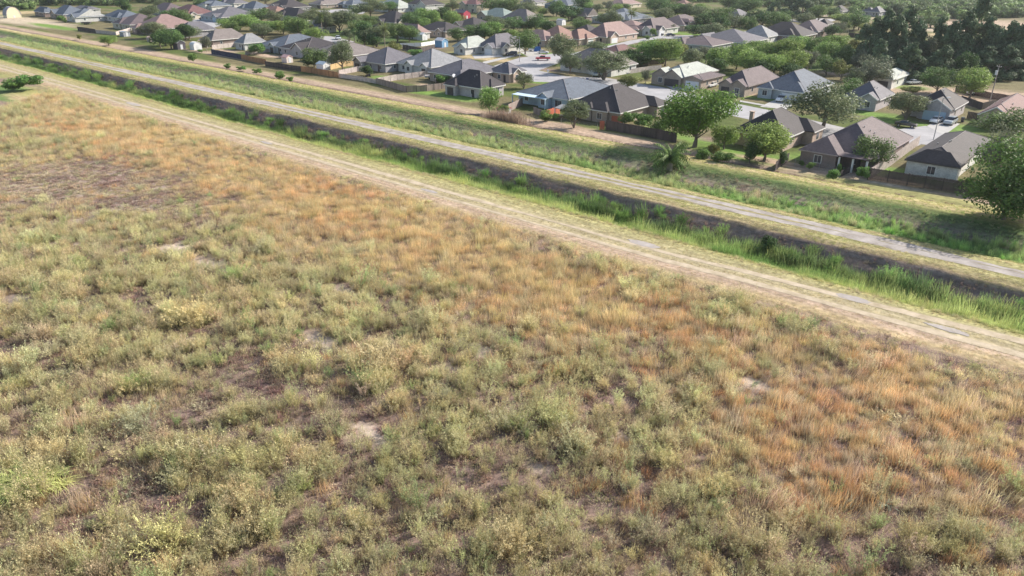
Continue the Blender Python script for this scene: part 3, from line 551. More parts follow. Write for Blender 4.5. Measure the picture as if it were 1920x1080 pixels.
H((905, 85), (930, 90), (966, 81), 59, 'gy', 'wh', 'grey-roofed white house with two gables and parked car', 'the white two-gabled house', wings=[('F', 1, 4.5, 2, 'g', 'b'), ('R', .2, 4.2, 1.2, 'g', None)])
H((930, 131), (955, 139), (1000, 135), 117, 'gy', 'pe', 'peach house with grey roof and a small round-window gable', 'the peach round-window gable house', wings=[('R', .3, 3.4, .7, 'g', None)])
H((925, 26), (945, 32), (962, 28), 15, 'gn', 'ta', 'faded green roof half hidden among the far trees', 'the faded green roof')
H((957, 36), (990, 43), (1043, 40), 17, 'tn', 'ta', 'large tan house with overlapping hip roofs', 'the large tan house', wings=[('F', .6, 7, 2, 'h', None)])
H((985, 3), (1000, 5), (1020, 3), -7, 'gy', 'wh', 'white gable-sided house at the top edge, right of centre', 'the white top-edge house')
H((1042, 6), (1065, 10), (1084, 6), -4, 'bl', 'db', 'dark blue house at the top edge behind a street lamp', 'the dark blue house')
H((1088, 27), (1101, 31), (1124, 29), 15, 'tn', 'bk', 'brown gabled house beside the white covered boat', 'the brown gabled house', gable=('x1',))
H((1120, 30), (1180, 38), (1228, 31), 15, 'bl', 'gr', 'long blue-grey roofed house behind the red roofs', 'the long blue-grey house', slope=.4)
H((1150, 6), (1170, 9), (1200, 6), -4, 'pk', 'cr', 'cream house with rose roof at the top edge', 'the rose-roofed top house')
H((1277, 8), (1290, 12), (1308, 10), 0, 'rd', 'wh', 'small red-roofed house among trees at the top', 'the small red-roofed house')
H((1372, 27), (1388, 31), (1404, 28), 17, 'gy', 'wh', 'grey-roofed white house between dense green trees', 'the grey house in the trees')
H((1327, 44), (1334, 47), (1345, 45), 35, 'rd', 'pe', 'small red gabled house behind the dark round trees', 'the small red gabled house', minw=8)
# --- the red-roofed street
H((995, 68), (1022, 76), (1035, 70), 55, 'pk', 'pe', 'rose-roofed peach house, leftmost of the red-roofed street', 'the leftmost red-roofed house', wings=[('R', .1, 3.8, 1.4, 'g', None)])
H((1022, 68), (1052, 76), (1066, 68), 47, 'rd', 'pe', 'orange-red roofed house with stepped ridge', 'the orange-red stepped house')
H((1062, 70), (1086, 74), (1106, 68), 54, 'rd', 'pe', 'orange-red roofed house with wide shaded side wall', 'the orange-red house with shaded side', wings=[('R', .5, 5, 1.5, 'h', 'b')])
H((1085, 60), (1106, 67), (1124, 61), 46, 'dk', 'pe', 'dark-roofed house between two orange-red roofed houses', 'the dark-roofed house among red roofs', wings=[('R', .1, 4, 1.5, 'g', None)])
H((1114, 64), (1137, 70), (1178, 58), 40, 'pk', 'pe', 'rose-roofed house with two peach gables and garage', 'the rose double-gabled house', wings=[('R', .05, 6, 1.8, 'g', 'b')])
H((1172, 47), (1196, 56), (1215, 50), 38, 'pk', 'cr', 'rose-brown house with narrow gables behind a white pickup', 'the rose house behind the pickup', wings=[('R', .1, 4, 1.4, 'g', None)])
H((1205, 52), (1226, 57), (1250, 49), 32, 'mv', 'wh', 'plum-roofed house with white gabled garage', 'the plum-roofed house with white garage', wings=[('F', 1, 5, 2, 'g', None), ('R', .1, 5, 2, 'g', 'b')])
H((1247, 42), (1283, 48), (1304, 41), 27, 'mv', 'pe', 'plum-roofed house with tall peach entry', 'the plum-roofed peach-entry house', wings=[('R', .2, 4, 1, 'h', None, 'pk', 4.0)])
H((1127, 98), (1163, 106), (1194, 96), 83, 'mr', 'ta', 'low maroon roof behind the grey-green oaks', 'the low maroon roof')
H((1075, 112), (1150, 128), (1184, 118), 91, 'tn', 'wh', 'white-walled house with dull brown-grey roof behind two oaks', 'the white house behind the oaks')
H((1280, 77), (1335, 87), (1364, 79), 67, 'mv', 'gr', 'mauve-grey hips rising just above the green brush', 'the mauve-grey hips')
H((1330, 69), (1398, 81), (1430, 72), 54, 'gy', 'gr', 'wide grey roof above the green brush', 'the wide grey roof')
H((1407, 62), (1440, 70), (1467, 66), 47, 'cg', 'wh', 'grey pyramid roof with white wall beside the brush', 'the grey pyramid roof')
H((1445, 57), (1503, 69), (1515, 62), 41, 'dk', 'bk', 'dark plum roofed house with long shaded slope', 'the dark plum house')
H((1497, 52), (1534, 60), (1558, 53), 37, 'mv', 'bk', 'plum-roofed house with stepped hips near the dark conifers', 'the plum-roofed house by the conifers')
H((1540, 43), (1552, 46), (1565, 44), 35, 'dk', 'gr', 'small dark roof behind the plum-roofed houses', 'the small dark roof behind')
H((1568, 19), (1580, 22), (1592, 20), 10, 'dk', 'gr', 'dark steep roof among far green woods', 'the far steep dark roof')
H((1625, 20), (1636, 22), (1648, 21), 12, 'gy', 'gr', 'far grey-roofed house, left of a pair in the woods', 'the left far grey roof')
H((1640, 20), (1650, 23), (1663, 21), 12, 'gy', 'gr', 'far grey-roofed house, right of a pair in the woods', 'the right far grey roof')
# --- across the street
H((1240, 138), (1284, 147), (1345, 132), 116, 'lg', 'ta', 'big tan house with pale green roof and two dark garage doors', 'the pale-green-roofed garage house', wings=[('F', -.45, 6, .5, 'g', None), ('F', .8, 6.2, .8, 'g', 'd')], yaw=YAW, trim=mat('taupe_trim', (.3, .26, .25)))
H((1298, 146), (1318, 151), (1352, 140), 138, 'mv', 'ta', 'small tan garage wing with rose roof and white door', 'the rose-roofed garage wing', gable=None, wings=[('F', .5, 5.6, .6, 'g', 'b')], minw=6.5, trim=mat('taupe_trim', (.3, .26, .25)))
H((1358, 154), (1403, 163), (1450, 145), 124, 'mv', 'ta', 'tan house with plum roof and arched entrance', 'the plum-roofed arched-entrance house', wings=[('F', 0, 4, 1.2, 'g', 'o'), ('F', 1, 4.6, 1.4, 'g', None)], trim=mat('taupe_trim', (.3, .26, .25)))
H((1440, 158), (1512, 174), (1559, 156), 130, 'bl', 'pb', 'blue-grey house with slate roof, white garage and white car', 'the slate-roofed house with the white car', wings=[('F', 1, 6.4, 1.4, 'h', 'b'), ('F', 0, 3.8, .8, 'h', None)], )
H((1602, 172), (1650, 188), (1676, 176), 151, 'gy', 'li', 'lilac house with grey roof and small window gable', 'the lilac house with grey roof', wings=[('F', 1, 4.2, 1.5, 'g', None)])
H((1728, 186), (1790, 206), (1824, 192), 166, 'dk', 'li', 'dark-roofed house with pale blue garage door and two cars', 'the house with the pale blue garage door', wings=[('F', 1, 6.4, 2.2, 'g', 'l'), ('F', .35, 3.6, 1.5, 'g', 'o')])
H((1838, 212), (1900, 222), (1985, 190), 176, 'mr', 'pe', 'red-brown roofed peach house cut by the right edge', 'the red-brown house at the right edge', wings=[('F', .5, 6, 1, 'g', None)])
H((1655, 142), (1680, 149), (1726, 140), 127, 'lg', 'wh', 'white house with pale roof and cluttered carport below dark conifers', 'the white carport house', gable=('x1',), wings=[('F', 1, 5, 2.2, 'h', 'o')])

# --- small outbuildings
def shed(px, py, w_, d, h, rise, wallc, roofc, label, short, name='garden_shed', yaw=YAW, arch=False, door=None, cat='shed'):
    c = G(px, py); root = empty(name, c, yaw); b = MB(); b.box(-w_ / 2, w_ / 2, -d / 2, d / 2, 0, h)
    if arch:
        n = 10; r_ = MB(); pts = [(d / 2 * math.cos(math.pi * k / n) * 1.04, h + rise * math.sin(math.pi * k / n)) for k in range(n + 1)]
        e = MB(); e_ = w_ / 2
        b.add([(e_ - .02, y / 1.04, z - .02) for y, z in pts] + [(-e_ + .02, y / 1.04, z - .02) for y, z in pts], [tuple(range(n + 1)), tuple(range(n + 1, 2 * n + 2))[::-1]])
        r_.add([(e_ + .1, y, z) for y, z in pts] + [(-e_ - .1, y, z) for y, z in pts] + [(e_ + .1, y * .94, z - .08) for y, z in pts] + [(-e_ - .1, y * .94, z - .08) for y, z in pts],
               [(k, k + 1, n + 2 + k, n + 1 + k) for k in range(n)] + [(2 * n + 2 + k, 2 * n + 3 + k, k + 1, k) for k in range(n)])
    else:
        r_ = MB(); gable_roof(r_, -w_ / 2 - .15, w_ / 2 + .15, -d / 2 - .15, d / 2 + .15, h + .1, rise, 'x')
        for xx in (-w_ / 2, w_ / 2): s_ = -1 if xx > 0 else 1; b.add([(xx, -d / 2, h), (xx, d / 2, h), (xx, 0, h + rise - .05), (xx + s_ * .06, -d / 2, h), (xx + s_ * .06, d / 2, h), (xx + s_ * .06, 0, h + rise - .05)], [(0, 1, 2), (3, 5, 4), (0, 2, 5, 3), (1, 4, 5, 2)])
    b.build('wall', wallc, root); r_.build('roof', roofc, root)
    dd = MB(); dd.box(w_ / 2 + .004, w_ / 2 + .05, -.5, .5, .05, min(h, 2.0) - .05); dd.build('door', door or WHD, root)
    tag(root, label, cat, 'sheds in the back yards'); HOUSES.append((root, c.xy, w_, d, short, (px, py)))
PWH = mat('painted_white', (.74, .74, .76), .05, 1.5, .6); PGR = mat('painted_grey', (.32, .33, .38), .08, 1.5, .6); CRM = mat('cream_sheet', (.74, .66, .48), .06, 1, .5)
shed(24, 33, 7, 8, 1.5, 5.0, CRM, mat('grey_sheet', (.3, .3, .34)), 'arched cream barn shed standing alone at the far left', 'the arched cream barn', arch=True, name='barn')
shed(337, 92, 4.2, 3.4, 2.6, 1.1, mat('dark_boards', (.10, .09, .11)), mat('pale_sheet', (.55, .56, .60)), 'dark board shed with pale gable roof beside the arched shed', 'the dark board shed')
shed(368, 93, 3.6, 3.4, 1.9, 1.2, PWH, PWH, 'white arched-roof shed between the dark shed and grey tree', 'the white arched shed', arch=True)
shed(539, 117, 3.4, 2.6, 1.9, .8, mat('cream_boards', (.68, .60, .56)), mat('pink_sheet', (.60, .38, .36)), 'small cream shed with pink roof behind the dark fence', 'the pink-roofed shed')
shed(607, 130, 4.0, 3.0, 1.8, .8, PWH, mat('blue_sheet', (.38, .46, .55)), 'white metal shed with pale blue roof behind the orange fence', 'the white metal shed')
shed(828, 88, 4.4, 3.6, 2.7, 1.0, wallm('sb'), mat('pale_sheet', (.55, .56, .60)), 'bright sky-blue shed with pale roof beside the picket yard', 'the sky-blue shed')
shed(866, 35, 9, 6, 3.6, 1.6, mat('red_boards', (.42, .06, .10)), mat('dark_sheet', (.1, .09, .12)), 'deep red barn-like shed below the balcony house', 'the deep red shed', name='barn')
shed(945, 212, 2.6, 2.2, 1.2, .5, PWH, mat('red_sheet', (.45, .14, .16)), 'low white shed with red roof behind the dry reeds', 'the low red-roofed shed')
shed(792, 75, 3.6, 3.0, 2.4, .9, PWH, PWH, 'small white shed by the pale picket yard, left of the sky-blue shed', 'the small white picket-yard shed')
shed(235, 68, 4.6, 3.2, 2.0, .3, PGR, GALV, 'low grey lean-to behind the left fence, beside the round tree', 'the grey lean-to')
shed(284, 78, 3.4, 2.4, 1.8, .4, mat('tan_boards', (.5, .4, .36)), mat('rose_sheet', (.5, .36, .34)), 'small tan trailer-like shed beside the dark bush at left', 'the small tan shed')
shed(1052, 47, 4, 3.4, 2.6, .7, PWH, PGR, 'small white shed behind the orange-red roofs', 'the small white shed by red roofs')

# ------------------------------------------------------------------ fences
def fence(pts, h, m, label, post=True, cap=False, step=.14, gap=.02, rail=True, z=Z0, name='wooden_fence', pm=None):
    P = [G(a, b, z) for a, b in pts]; base = P[0]; root = empty(name, base); b = MB(); q = MB()
    Q = [p - base for p in P]
    npost = 0
    for a, c in zip(Q, Q[1:]):
        L_ = (c - a).length; n = max(1, int(L_ / 2.44)); d = (c - a) / n; dn = d.normalized(); nn = Vector((-dn.y, dn.x, 0))
        far = (base.length > 300)
        for k in range(n):
            s0 = a + d * k; hh = h + random.uniform(-.04, .04)
            if far: b.plank(s0 + dn * .06, s0 + d - dn * .06, hh, .04)
            else:
                m_ = max(1, int(d.length / (step if base.length < 170 else step * 2.2)))
                for j in range(m_):
                    p0 = s0 + d * ((j + .06) / m_); p1 = s0 + d * ((j + .94) / m_); b.plank(p0, p1, hh + random.uniform(-.03, .03), .025)
            if rail:
                for zz in (.35, h - .3):
                    o_ = nn * .045; b.plank(s0 + o_, s0 + d + o_, .1, .05, zz)
            if post and npost < 90:
                pp = MB(); x, y = s0.x, s0.y; pp.box(x - .06, x + .06, y - .06 + .0, y + .06, 0, h + .08); pp.build('post', pm or m, root); npost += 1
    b.build('boards', m, root)
    tag(root, label, 'fence'); return root
FDK = mat('dark_fence_boards', (.075, .062, .062), .35, 1.2, .85, stretch=(1, 1, .2)); FGR = mat('weathered_fence_boards', (.27, .22, .20), .35, 1.0, .85, stretch=(1, 1, .2)); FOR = mat('cedar_fence_boards', (.36, .19, .10), .3, 1.0, .8, stretch=(1, 1, .2)); FYE = mat('new_pine_boards', (.50, .36, .19), .2, 1.0, .8)
FRD = mat('orange_red_boards', (.50, .15, .09), .15, 1.0, .7); FLT = mat('pale_fence_boards', (.46, .40, .38), .25, 1.0, .85); FBL = mat('navy_fence_boards', (.06, .06, .10), .3, 1.0, .85)
fence([(1627, 337), (1700, 349), (1765, 358), (1835, 369)], 2.15, FDK, 'long dark board fence in front of the white brick house')
fence([(1627, 337), (1668, 312), (1705, 284), (1722, 272)], 2.0, FLT, 'pale board fence running back from the near dark fence', post=False)
fence([(1136, 243), (1180, 251), (1230, 260), (1268, 268)], 2.1, FDK, 'dark board fence below the big round tree, right of the orange boards')
fence([(1124, 243), (1133, 243)], 1.9, FRD, 'short orange-red fence panel at the corner of the dark fence', post=False)
fence([(1146, 232), (1168, 235)], 1.9, FRD, 'orange-red panel behind the dark fence, beside the shrubs', post=False)
fence([(1022, 222), (1050, 213)], 1.9, FRD, 'orange-red fence running along the pale blue house patio', post=False)
fence([(1000, 212), (1024, 222)], 1.6, FGR, 'brown fence between dry reeds and the orange-red boards', post=False)
fence([(953, 210), (980, 197)], 1.9, FGR, 'brown fence between the lilac house and the pale blue house', post=False)
fence([(762, 173), (800, 171), (828, 167), (853, 164)], 1.75, FGR, 'weathered fence with stout posts beside the open lawn', pm=FDK)
fence([(706, 157), (735, 165), (762, 173)], 1.75, FGR, 'weathered fence stretch along the canal side of the boat yard')
fence([(634, 145), (680, 152), (706, 157)], 1.3, FLT, 'low pale fence left of the boat yard on the canal side')
fence([(817, 158), (818, 150), (842, 137)], 1.6, FLT, 'pale fence section running back beside the boat', post=False)
fence([(706, 157), (745, 150), (800, 143), (822, 140)], 1.7, FLT, 'pale yard divider behind the boat yard with spaced posts', pm=FGR)
fence([(636, 141), (670, 134), (712, 131)], 1.6, FLT, 'pale divider behind the little lawn with the mower')
fence([(565, 134), (600, 140), (634, 146)], 1.8, FOR, 'orange-brown cedar fence in front of the white metal shed')
fence([(498, 124), (530, 129), (565, 134)], 1.7, FDK, 'dark fence between the two cedar fences')
fence([(453, 111), (475, 116), (500, 121)], 1.8, FOR, 'orange-brown cedar fence right of the navy fence')
fence([(397, 101), (425, 106), (453, 111)], 1.8, FBL, 'navy fence in front of the pink-awning house')
fence([(398, 93), (440, 88), (470, 89)], 1.8, FLT, 'pale leaning fence in the yard of the pink-awning house', post=False)
fence([(460, 103), (495, 99), (524, 96)], 1.4, FLT, 'pale divider between the navy fence yard and the bluish house', post=False)
fence([(620, 131), (640, 126), (672, 121)], 1.8, FYE, 'bright new pine fence behind the forked olive tree')
fence([(146, 57), (180, 62)], 1.9, FDK, 'dark plum fence panel at the far left yard', post=False)
fence([(180, 62), (218, 66), (245, 58)], 1.6, FLT, 'pale rail fence right of the dark panel at far left', post=False)
fence([(750, 88), (790, 87), (820, 82)], 1.5, PWH, 'white picket fence around the yard by the sky-blue shed', name='picket_fence', post=False)
fence([(755, 92), (790, 99), (815, 92)], 1.9, FDK, 'dark fence in front of the white picket yard', post=False)
fence([(1180, 125), (1205, 122), (1245, 120)], 1.7, FDK, 'dark fence behind the pale picket row right of the oaks', post=False)
fence([(1182, 138), (1215, 133), (1240, 130)], 1.5, FLT, 'pale weathered pickets right of the white house behind oaks', post=False)
fence([(1800, 192), (1840, 206), (1870, 200)], 1.8, FDK, 'dark fence behind the house with the pale blue garage door', post=False)
fence([(1812, 222), (1836, 226)], 1.7, FDK, 'short dark fence between the blue garage house and the red-brown house', post=False)
fence([(1790, 172), (1850, 184), (1920, 196)], 1.7, mat('plum_fence_boards', (.10, .06, .07), .3, 1), 'low plum-dark fence along the bare earth lot', post=False)
fence([(1590, 69), (1625, 72)], 1.9, FDK, 'dark fence by the far palm, left of the conifers', post=False)
fence([(1680, 200), (1735, 212)], 1.7, FGR, 'grey fence behind the round olive street tree', post=False)
fence([(1453, 320), (1478, 302)], 1.7, FDK, 'short dark fence between the green lawn and the brick house', post=False)
fence([(1575, 332), (1600, 320), (1625, 334)], 1.1, FDK, 'low dark fence among weeds left of the long near fence', post=False)
def wire_fence(pts, h, label):
    P = [G(*p) for p in pts]; root = empty('wire_fence', P[0]); base = P[0]; w_ = MB()
    for a, c in zip(P, P[1:]):
        n = max(1, int((c - a).length / 2.6)); d = (c - a) / n
        for k in range(n + 1):
            p = a + d * k - base; q = MB(); q.bar(p, p + Vector((0, 0, h)), .035); q.build('post', GALV, root)
        for zz in (.1, .4, .7, 1.0, h - .03): w_.bar(a - base + Vector((0, 0, zz)), c - base + Vector((0, 0, zz)), .008, n=4)
    w_.build('wires', GALV, root); tag(root, label, 'fence')
wire_fence([(1470, 300), (1490, 310), (1535, 318), (1580, 326), (1612, 330)], 1.25, 'thin wire fence on metal posts behind the mauve-roofed brick house')
wire_fence([(1052, 232), (1085, 238), (1120, 243)], 1.3, 'thin wire fence behind the pale blue house')

# ------------------------------------------------------------------ vehicles
RUB = mat('tyre_rubber', (.03, .03, .03), .1, 4, .9); RIM = mat('alloy_rim', (.5, .5, .52), .05, 4, .35, metal=.8); CGL = mat('car_glass', (.02, .025, .03), .1, 1, .06, spec=.8); LAMP = mat('headlight_glass', (.7, .7, .72), .05, 4, .15)
TAIL = mat('taillight_red', (.4, .02, .02), .05, 4, .2)
def paint(name, c): return mat('paint_' + name, c, .03, 2, .28, spec=.6, coat=.6)
def car(px, py, head, col, label, kind='sedan', z=Z0):
    c = G(px, py, z); root = empty('parked_car' if kind != 'pickup' else 'pickup_truck', (c.x, c.y, z + .03), head)
    prof_ = {'sedan': [(-2.3, .45), (-2.3, .9), (-1.9, 1.0), (-.95, 1.02), (1.0, .98), (2.0, .86), (2.3, .68), (2.3, .4)], 'suv': [(-2.3, .5), (-2.32, 1.1), (-2.2, 1.2), (-.9, 1.15), (.95, 1.12), (2.1, 1.0), (2.35, .8), (2.35, .42)], 'pickup': [(-2.8, .6), (-2.8, 1.15), (-.9, 1.15), (-.85, 1.16), (1.2, 1.15), (2.5, 1.08), (2.75, .9), (2.75, .5)]}[kind]
    cab = {'sedan': [(-1.75, 1.0), (-1.1, 1.42), (.15, 1.44), (1.05, .98)], 'suv': [(-2.2, 1.15), (-1.95, 1.66), (.2, 1.7), (1.1, 1.12)], 'pickup': [(-.9, 1.14), (-.75, 1.75), (.6, 1.76), (1.35, 1.13)]}[kind]
    hw = .9 if kind != 'pickup' else .97; b = MB(); n = len(prof_)
    secs = [(-hw, .96, 0), (-hw * .96, 1, .0), (hw * .96, 1, 0), (hw, .96, 0)]
    V = []
    for yy, sc, _ in ((-hw, .97, 0), (-hw * .9, 1.0, 0), (hw * .9, 1.0, 0), (hw, .97, 0)):
        V += [(x * sc, yy, .35 + (z_ - .35) * sc) for x, z_ in prof_]
    F = []
    for k in range(3):
        for i in range(n): j = (i + 1) % n; F.append((k * n + i, k * n + j, (k + 1) * n + j, (k + 1) * n + i))
    F += [tuple(range(n))[::-1], tuple(range(3 * n, 4 * n))]
    b.add(V, F); tw = .70 if kind != 'pickup' else .78
    (x0, z0), (x1, z1), (x2, z2), (x3, z3) = cab
    b.add([(x1, -tw, z1), (x2, -tw, z2), (x2, tw, z2), (x1, tw, z1), (x1 - .05, -tw - .02, z1 - .07), (x2 + .08, -tw - .02, z2 - .07), (x2 + .08, tw + .02, z2 - .07), (x1 - .05, tw + .02, z1 - .07)], [(0, 1, 2, 3), (0, 4, 5, 1), (1, 5, 6, 2), (2, 6, 7, 3), (3, 7, 4, 0)])
    bo = b.build('body', col, root)
    if kind == 'pickup':
        bed = MB(); bed.box(-2.7, -.95, -.8, .8, 1.155, 1.17); bed.build('truck_bed', DKD, root)
    g = MB(); e = hw * .93
    g.add([(x0, -e, z0), (x1, -tw, z1 - .03), (x2, -tw, z2 - .03), (x3, -e, z3), (x0, e, z0), (x1, tw, z1 - .03), (x2, tw, z2 - .03), (x3, e, z3)], [(0, 1, 2, 3), (7, 6, 5, 4), (0, 4, 5, 1), (3, 2, 6, 7)])
    g.build('windows', CGL, root)
    for x in (-1.4, 1.4) if kind != 'pickup' else (-1.75, 1.8):
        for s in (-1, 1):
            t = MB(); t.bar((x, s * (hw - .2), .34), (x, s * (hw + .02), .34), .34, n=14); to = t.build('wheel', RUB, root); r = MB(); r.bar((x, s * (hw + .02), .34), (x, s * (hw + .035), .34), .2, n=10); r.build('rim', RIM, to)
    for s in (-1, 1):
        q = MB(); xf = prof_[-2][0] * .985; q.box(xf - .05, xf + .02, s * .66 - .17, s * .66 + .17, .62, .76); q.build('headlight', LAMP, root)
        q = MB(); q.box(prof_[0][0] * .99 - .02, prof_[0][0] * .99 + .05, s * .7 - .12, s * .7 + .12, .72, .92); q.build('taillight', TAIL, root)
    tag(root, label, 'car' if kind != 'pickup' else 'pickup truck', 'vehicles parked on drives and streets')
TW = math.atan2(-TY, -TX)           # facing the camera side down a drive
car(1465, 190, TW + .1, paint('white', (.80, .80, .82)), 'white car on the drive of the slate-roofed house', 'suv')
car(1755, 230, TW - .05, paint('white', (.80, .80, .82)), 'white car left of the silver one on the cul-de-sac drive', 'sedan')
car(1781, 233, TW - .05, paint('silver', (.42, .46, .50)), 'silver car in front of the pale blue garage door', 'suv')
car(1698, 238, YAW + .1, paint('black', (.02, .02, .025)), 'black car parked along the cul-de-sac behind the mauve roof')
car(1291, 162, YAW - .2, paint('white', (.80, .80, .82)), 'white pickup before the two dark garage doors', 'pickup')
car(1333, 163, TW, paint('white', (.80, .80, .82)), 'white car by the rose-roofed garage, half behind the big tree')
car(1018, 113, math.pi + YAW * .1, paint('red', (.55, .02, .05)), 'bright red pickup parked in the street by the oak', 'pickup')
car(959, 104, YAW * .2 + math.pi, paint('navy', (.03, .04, .07)), 'dark navy car on the drive beside the tan lawn', 'suv')
car(1001, 96, .2, paint('white', (.80, .80, .82)), 'white van-like car beside the blue tarp and oak', 'suv')
car(1122, 143, .9, paint('grey_green', (.35, .40, .38)), 'grey car half hidden beneath the large oak')
car(1154, 75, 0.1, paint('navy', (.03, .04, .07)), 'dark blue car before the rose double-gabled house', 'suv')
car(1183, 71, 0.2, paint('white', (.80, .80, .82)), 'white pickup on the red-roofed street', 'pickup')
car(1235, 67, 0.3, paint('graphite', (.07, .07, .09)), 'dark grey car by the plum house with white garage', 'suv')
car(1257, 68, 0.3, paint('navy', (.03, .04, .07)), 'dark blue car right of the dark grey car')
car(634, 74, -1.2, paint('pale_silver', (.62, .66, .70)), 'silver truck parked beside the palms', 'pickup')
car(658, 14, -1.3, paint('white', (.80, .80, .82)), 'white car standing in the far open garage', 'suv')
car(381, 37, .1, paint('navy', (.03, .04, .07)), 'dark car on the curved drive at upper left')
car(272, 20, .2, paint('white', (.80, .80, .82)), 'white truck behind the blue-black roof', 'pickup')
car(284, 25, .2, paint('silver', (.42, .46, .50)), 'silver car right of the white truck at upper left')
car(1504, 34, 0, paint('white', (.80, .80, .82)), 'white van at the foot of the far dark conifer', 'suv')
car(1713, 158, .3, paint('white', (.80, .80, .82)), 'white car standing beneath the carport roof', 'sedan')
car(1828, 178, .2, paint('white', (.80, .80, .82)), 'white car on the bare earth by the bright tree')
car(1018, 101, .0, paint('white', (.80, .80, .82)), 'white car waiting just above the red pickup')

# boat on trailer, bins, signs, poles
def boat(px, py, ang, label, cover=None):
    c = G(px, py); root = empty('boat', (c.x, c.y, Z0), ang); V = []; F = []; n = 7
    st_ = [(-2.6, .9, .0), (-1.2, .98, 0), (.4, .95, .02), (1.6, .7, .1), (2.7, .05, .3)]
    for x, w_, k in st_:
        for i in range(n): a = math.pi * i / (n - 1); V.append((x, -w_ * math.cos(a), 1.25 + k - (.75 - k) * math.sin(a) ** .7))
    for j in range(4):
        for i in range(n - 1): F.append((j * n + i, (j + 1) * n + i, (j + 1) * n + i + 1, j * n + i + 1))
    F.append(tuple(range(n))); m = MB(); m.add(V, F); m.build('hull', paint('white', (.8, .8, .82)), root)
    d = MB(); d.box(-2.4, 1.2, -.7, .7, 1.1, 1.18); d.build('deck', cover or FLT, root)
    cs = MB(); cs.box(-.6, .2, -.3, .3, 1.19, 1.7); cs.build('console', PGR, root)
    t = MB(); t.box(-2.4, 2.0, -.75, -.65, .42, .5); t.box(-2.4, 2.0, .65, .75, .42, .5); t.box(2.0, 3.6, -.05, .05, .42, .5); t.box(-1.2, -1.1, -1, 1, .38, .42); t.build('trailer_frame', GALV, root)
    for s in (-1, 1): w_ = MB(); w_.bar((-1.1, s * .85, .32), (-1.1, s * 1.05, .32), .32, n=12); w_.build('wheel', RUB, root)
    tag(root, label, 'boat')
boat(806 + 75, 150, YAW + math.pi + .9, 'long pale boat on a trailer behind the weathered fence') if False else boat(812, 148, .25, 'long pale boat on a trailer behind the weathered fence')
boat(1120, 38, .4, 'white covered boat beside the brown gabled house', PWH)
def trailer(px, py, ang, label):
    c = G(px, py); root = empty('trailer', (c.x, c.y, Z0), ang); b = MB(); b.box(-2.6, 2.2, -1, 1, .6, .7)
    for s in (-1, 1): b.box(-2.6, 2.2, s * 1 - .03, s * 1 + .03, .704, 1.3)
    b.box(-2.6, -2.54, -.96, .96, .704, 1.3); b.box(2.14, 2.2, -.96, .96, .704, 1.3); b.box(2.2, 3.6, -.05, .05, .6, .7); b.build('body', DKD, root)
    for x in (-.7, .2):
        for s in (-1, 1): w_ = MB(); w_.bar((x, s * 1.05, .35), (x, s * 1.25, .35), .35, n=12); w_.build('wheel', RUB, root)
    tag(root, label, 'trailer')
trailer(163, 46, .1, 'dark open trailer in front of the long white workshop')
def bin_(px, py, m, label):
    c = G(px, py); root = empty('wheelie_bin', (c.x, c.y, Z0), YAW); b = MB()
    b.add([(-.26, -.26, .08), (.26, -.26, .08), (.26, .26, .08), (-.26, .26, .08), (-.34, -.34, 1.1), (.34, -.34, 1.1), (.34, .34, 1.1), (-.34, .34, 1.1)], [(0, 3, 2, 1), (0, 1, 5, 4), (1, 2, 6, 5), (2, 3, 7, 6), (3, 0, 4, 7), (4, 5, 6, 7)]); b.build('bin_body', m, root)
    l = MB(); l.box(-.37, .37, -.37, .4, 1.105, 1.17); l.build('lid', m, root)
    for s in (-1, 1): w_ = MB(); w_.bar((s * .27, .3, .12), (s * .34, .3, .12), .12, n=10); w_.build('wheel', RUB, root)
    tag(root, label, 'bin')
bin_(1101, 154, paint('bin_blue', (.05, .10, .28)), 'dark blue wheelie bin at the kerb behind the pale blue house')
bin_(1804, 229, paint('bin_navy', (.03, .04, .08)), 'navy wheelie bin beside the pale blue garage house')
def pole(px, py, ptop, kind, label, side=1, arm=2.2):
    c = G(px, py); h = z_for(c.x, c.y, ptop) - Z0; root = empty({'l': 'street_lamp', 'u': 'utility_pole'}[kind], (c.x, c.y, Z0))
    if kind == 'l':
        m = MB(); m.bar((0, 0, 0), (0, 0, h), .11, .07, 8); m.build('pole', GALV, root)
        a = MB(); a.bar((0, 0, h - .2), (side * arm * .75, -arm * .2, h + .15), .05, .04); a.build('arm', GALV, root)
        q = MB(); x, y = side * arm * .75, -arm * .2; q.box(x - .3, x + .45, y - .15, y + .15, h + .06, h + .24); q.build('lamp_head', PWH, root)
        tag(root, label, 'street lamp', 'street lamps of the estate')
    else:
        m = MB(); m.bar((0, 0, 0), (0, 0, h), .16, .10, 8); m.build('pole', mat('pole_wood', (.36, .32, .31), .2, 1), root)
        q = MB(); q.bar((-.35, -.1, h - 2.6), (-.35, -.1, h - 1.5), .3, n=12); q.build('transformer', mat('transformer_grey', (.62, .66, .70)), root)
        a = MB(); a.box(-.05, .05, -1.0, 1.0, h - .6, h - .5); a.build('cross_arm', mat('pole_wood', (.36, .32, .31)), root)
        for k in (-.9, 0, .9): i = MB(); i.bar((0, k, h - .5), (0, k, h - .28), .05); i.build('insulator', PWH, root)
        tag(root, label, 'utility pole', 'wooden utility poles')
pole(1750, 262, 184, 'l', 'tall street lamp in front of the pale blue garage house', 1, 1.2)
pole(974, 116, 69, 'l', 'street lamp beside the tan lawn and navy car', -1)
pole(664, 20, 0, 'l', 'street lamp before the open-garage house at the top', -1)
pole(905, 34, 8, 'l', 'street lamp beside the balcony house', -1)
pole(1063, 15, -4, 'l', 'street lamp before the dark blue house at the top', 1)
pole(1573, 34, 8, 'l', 'far street lamp left of the dark steep roof', 1)
pole(1856, 190, 121, 'u', 'leaning-looking utility pole with transformer before the dark conifers')
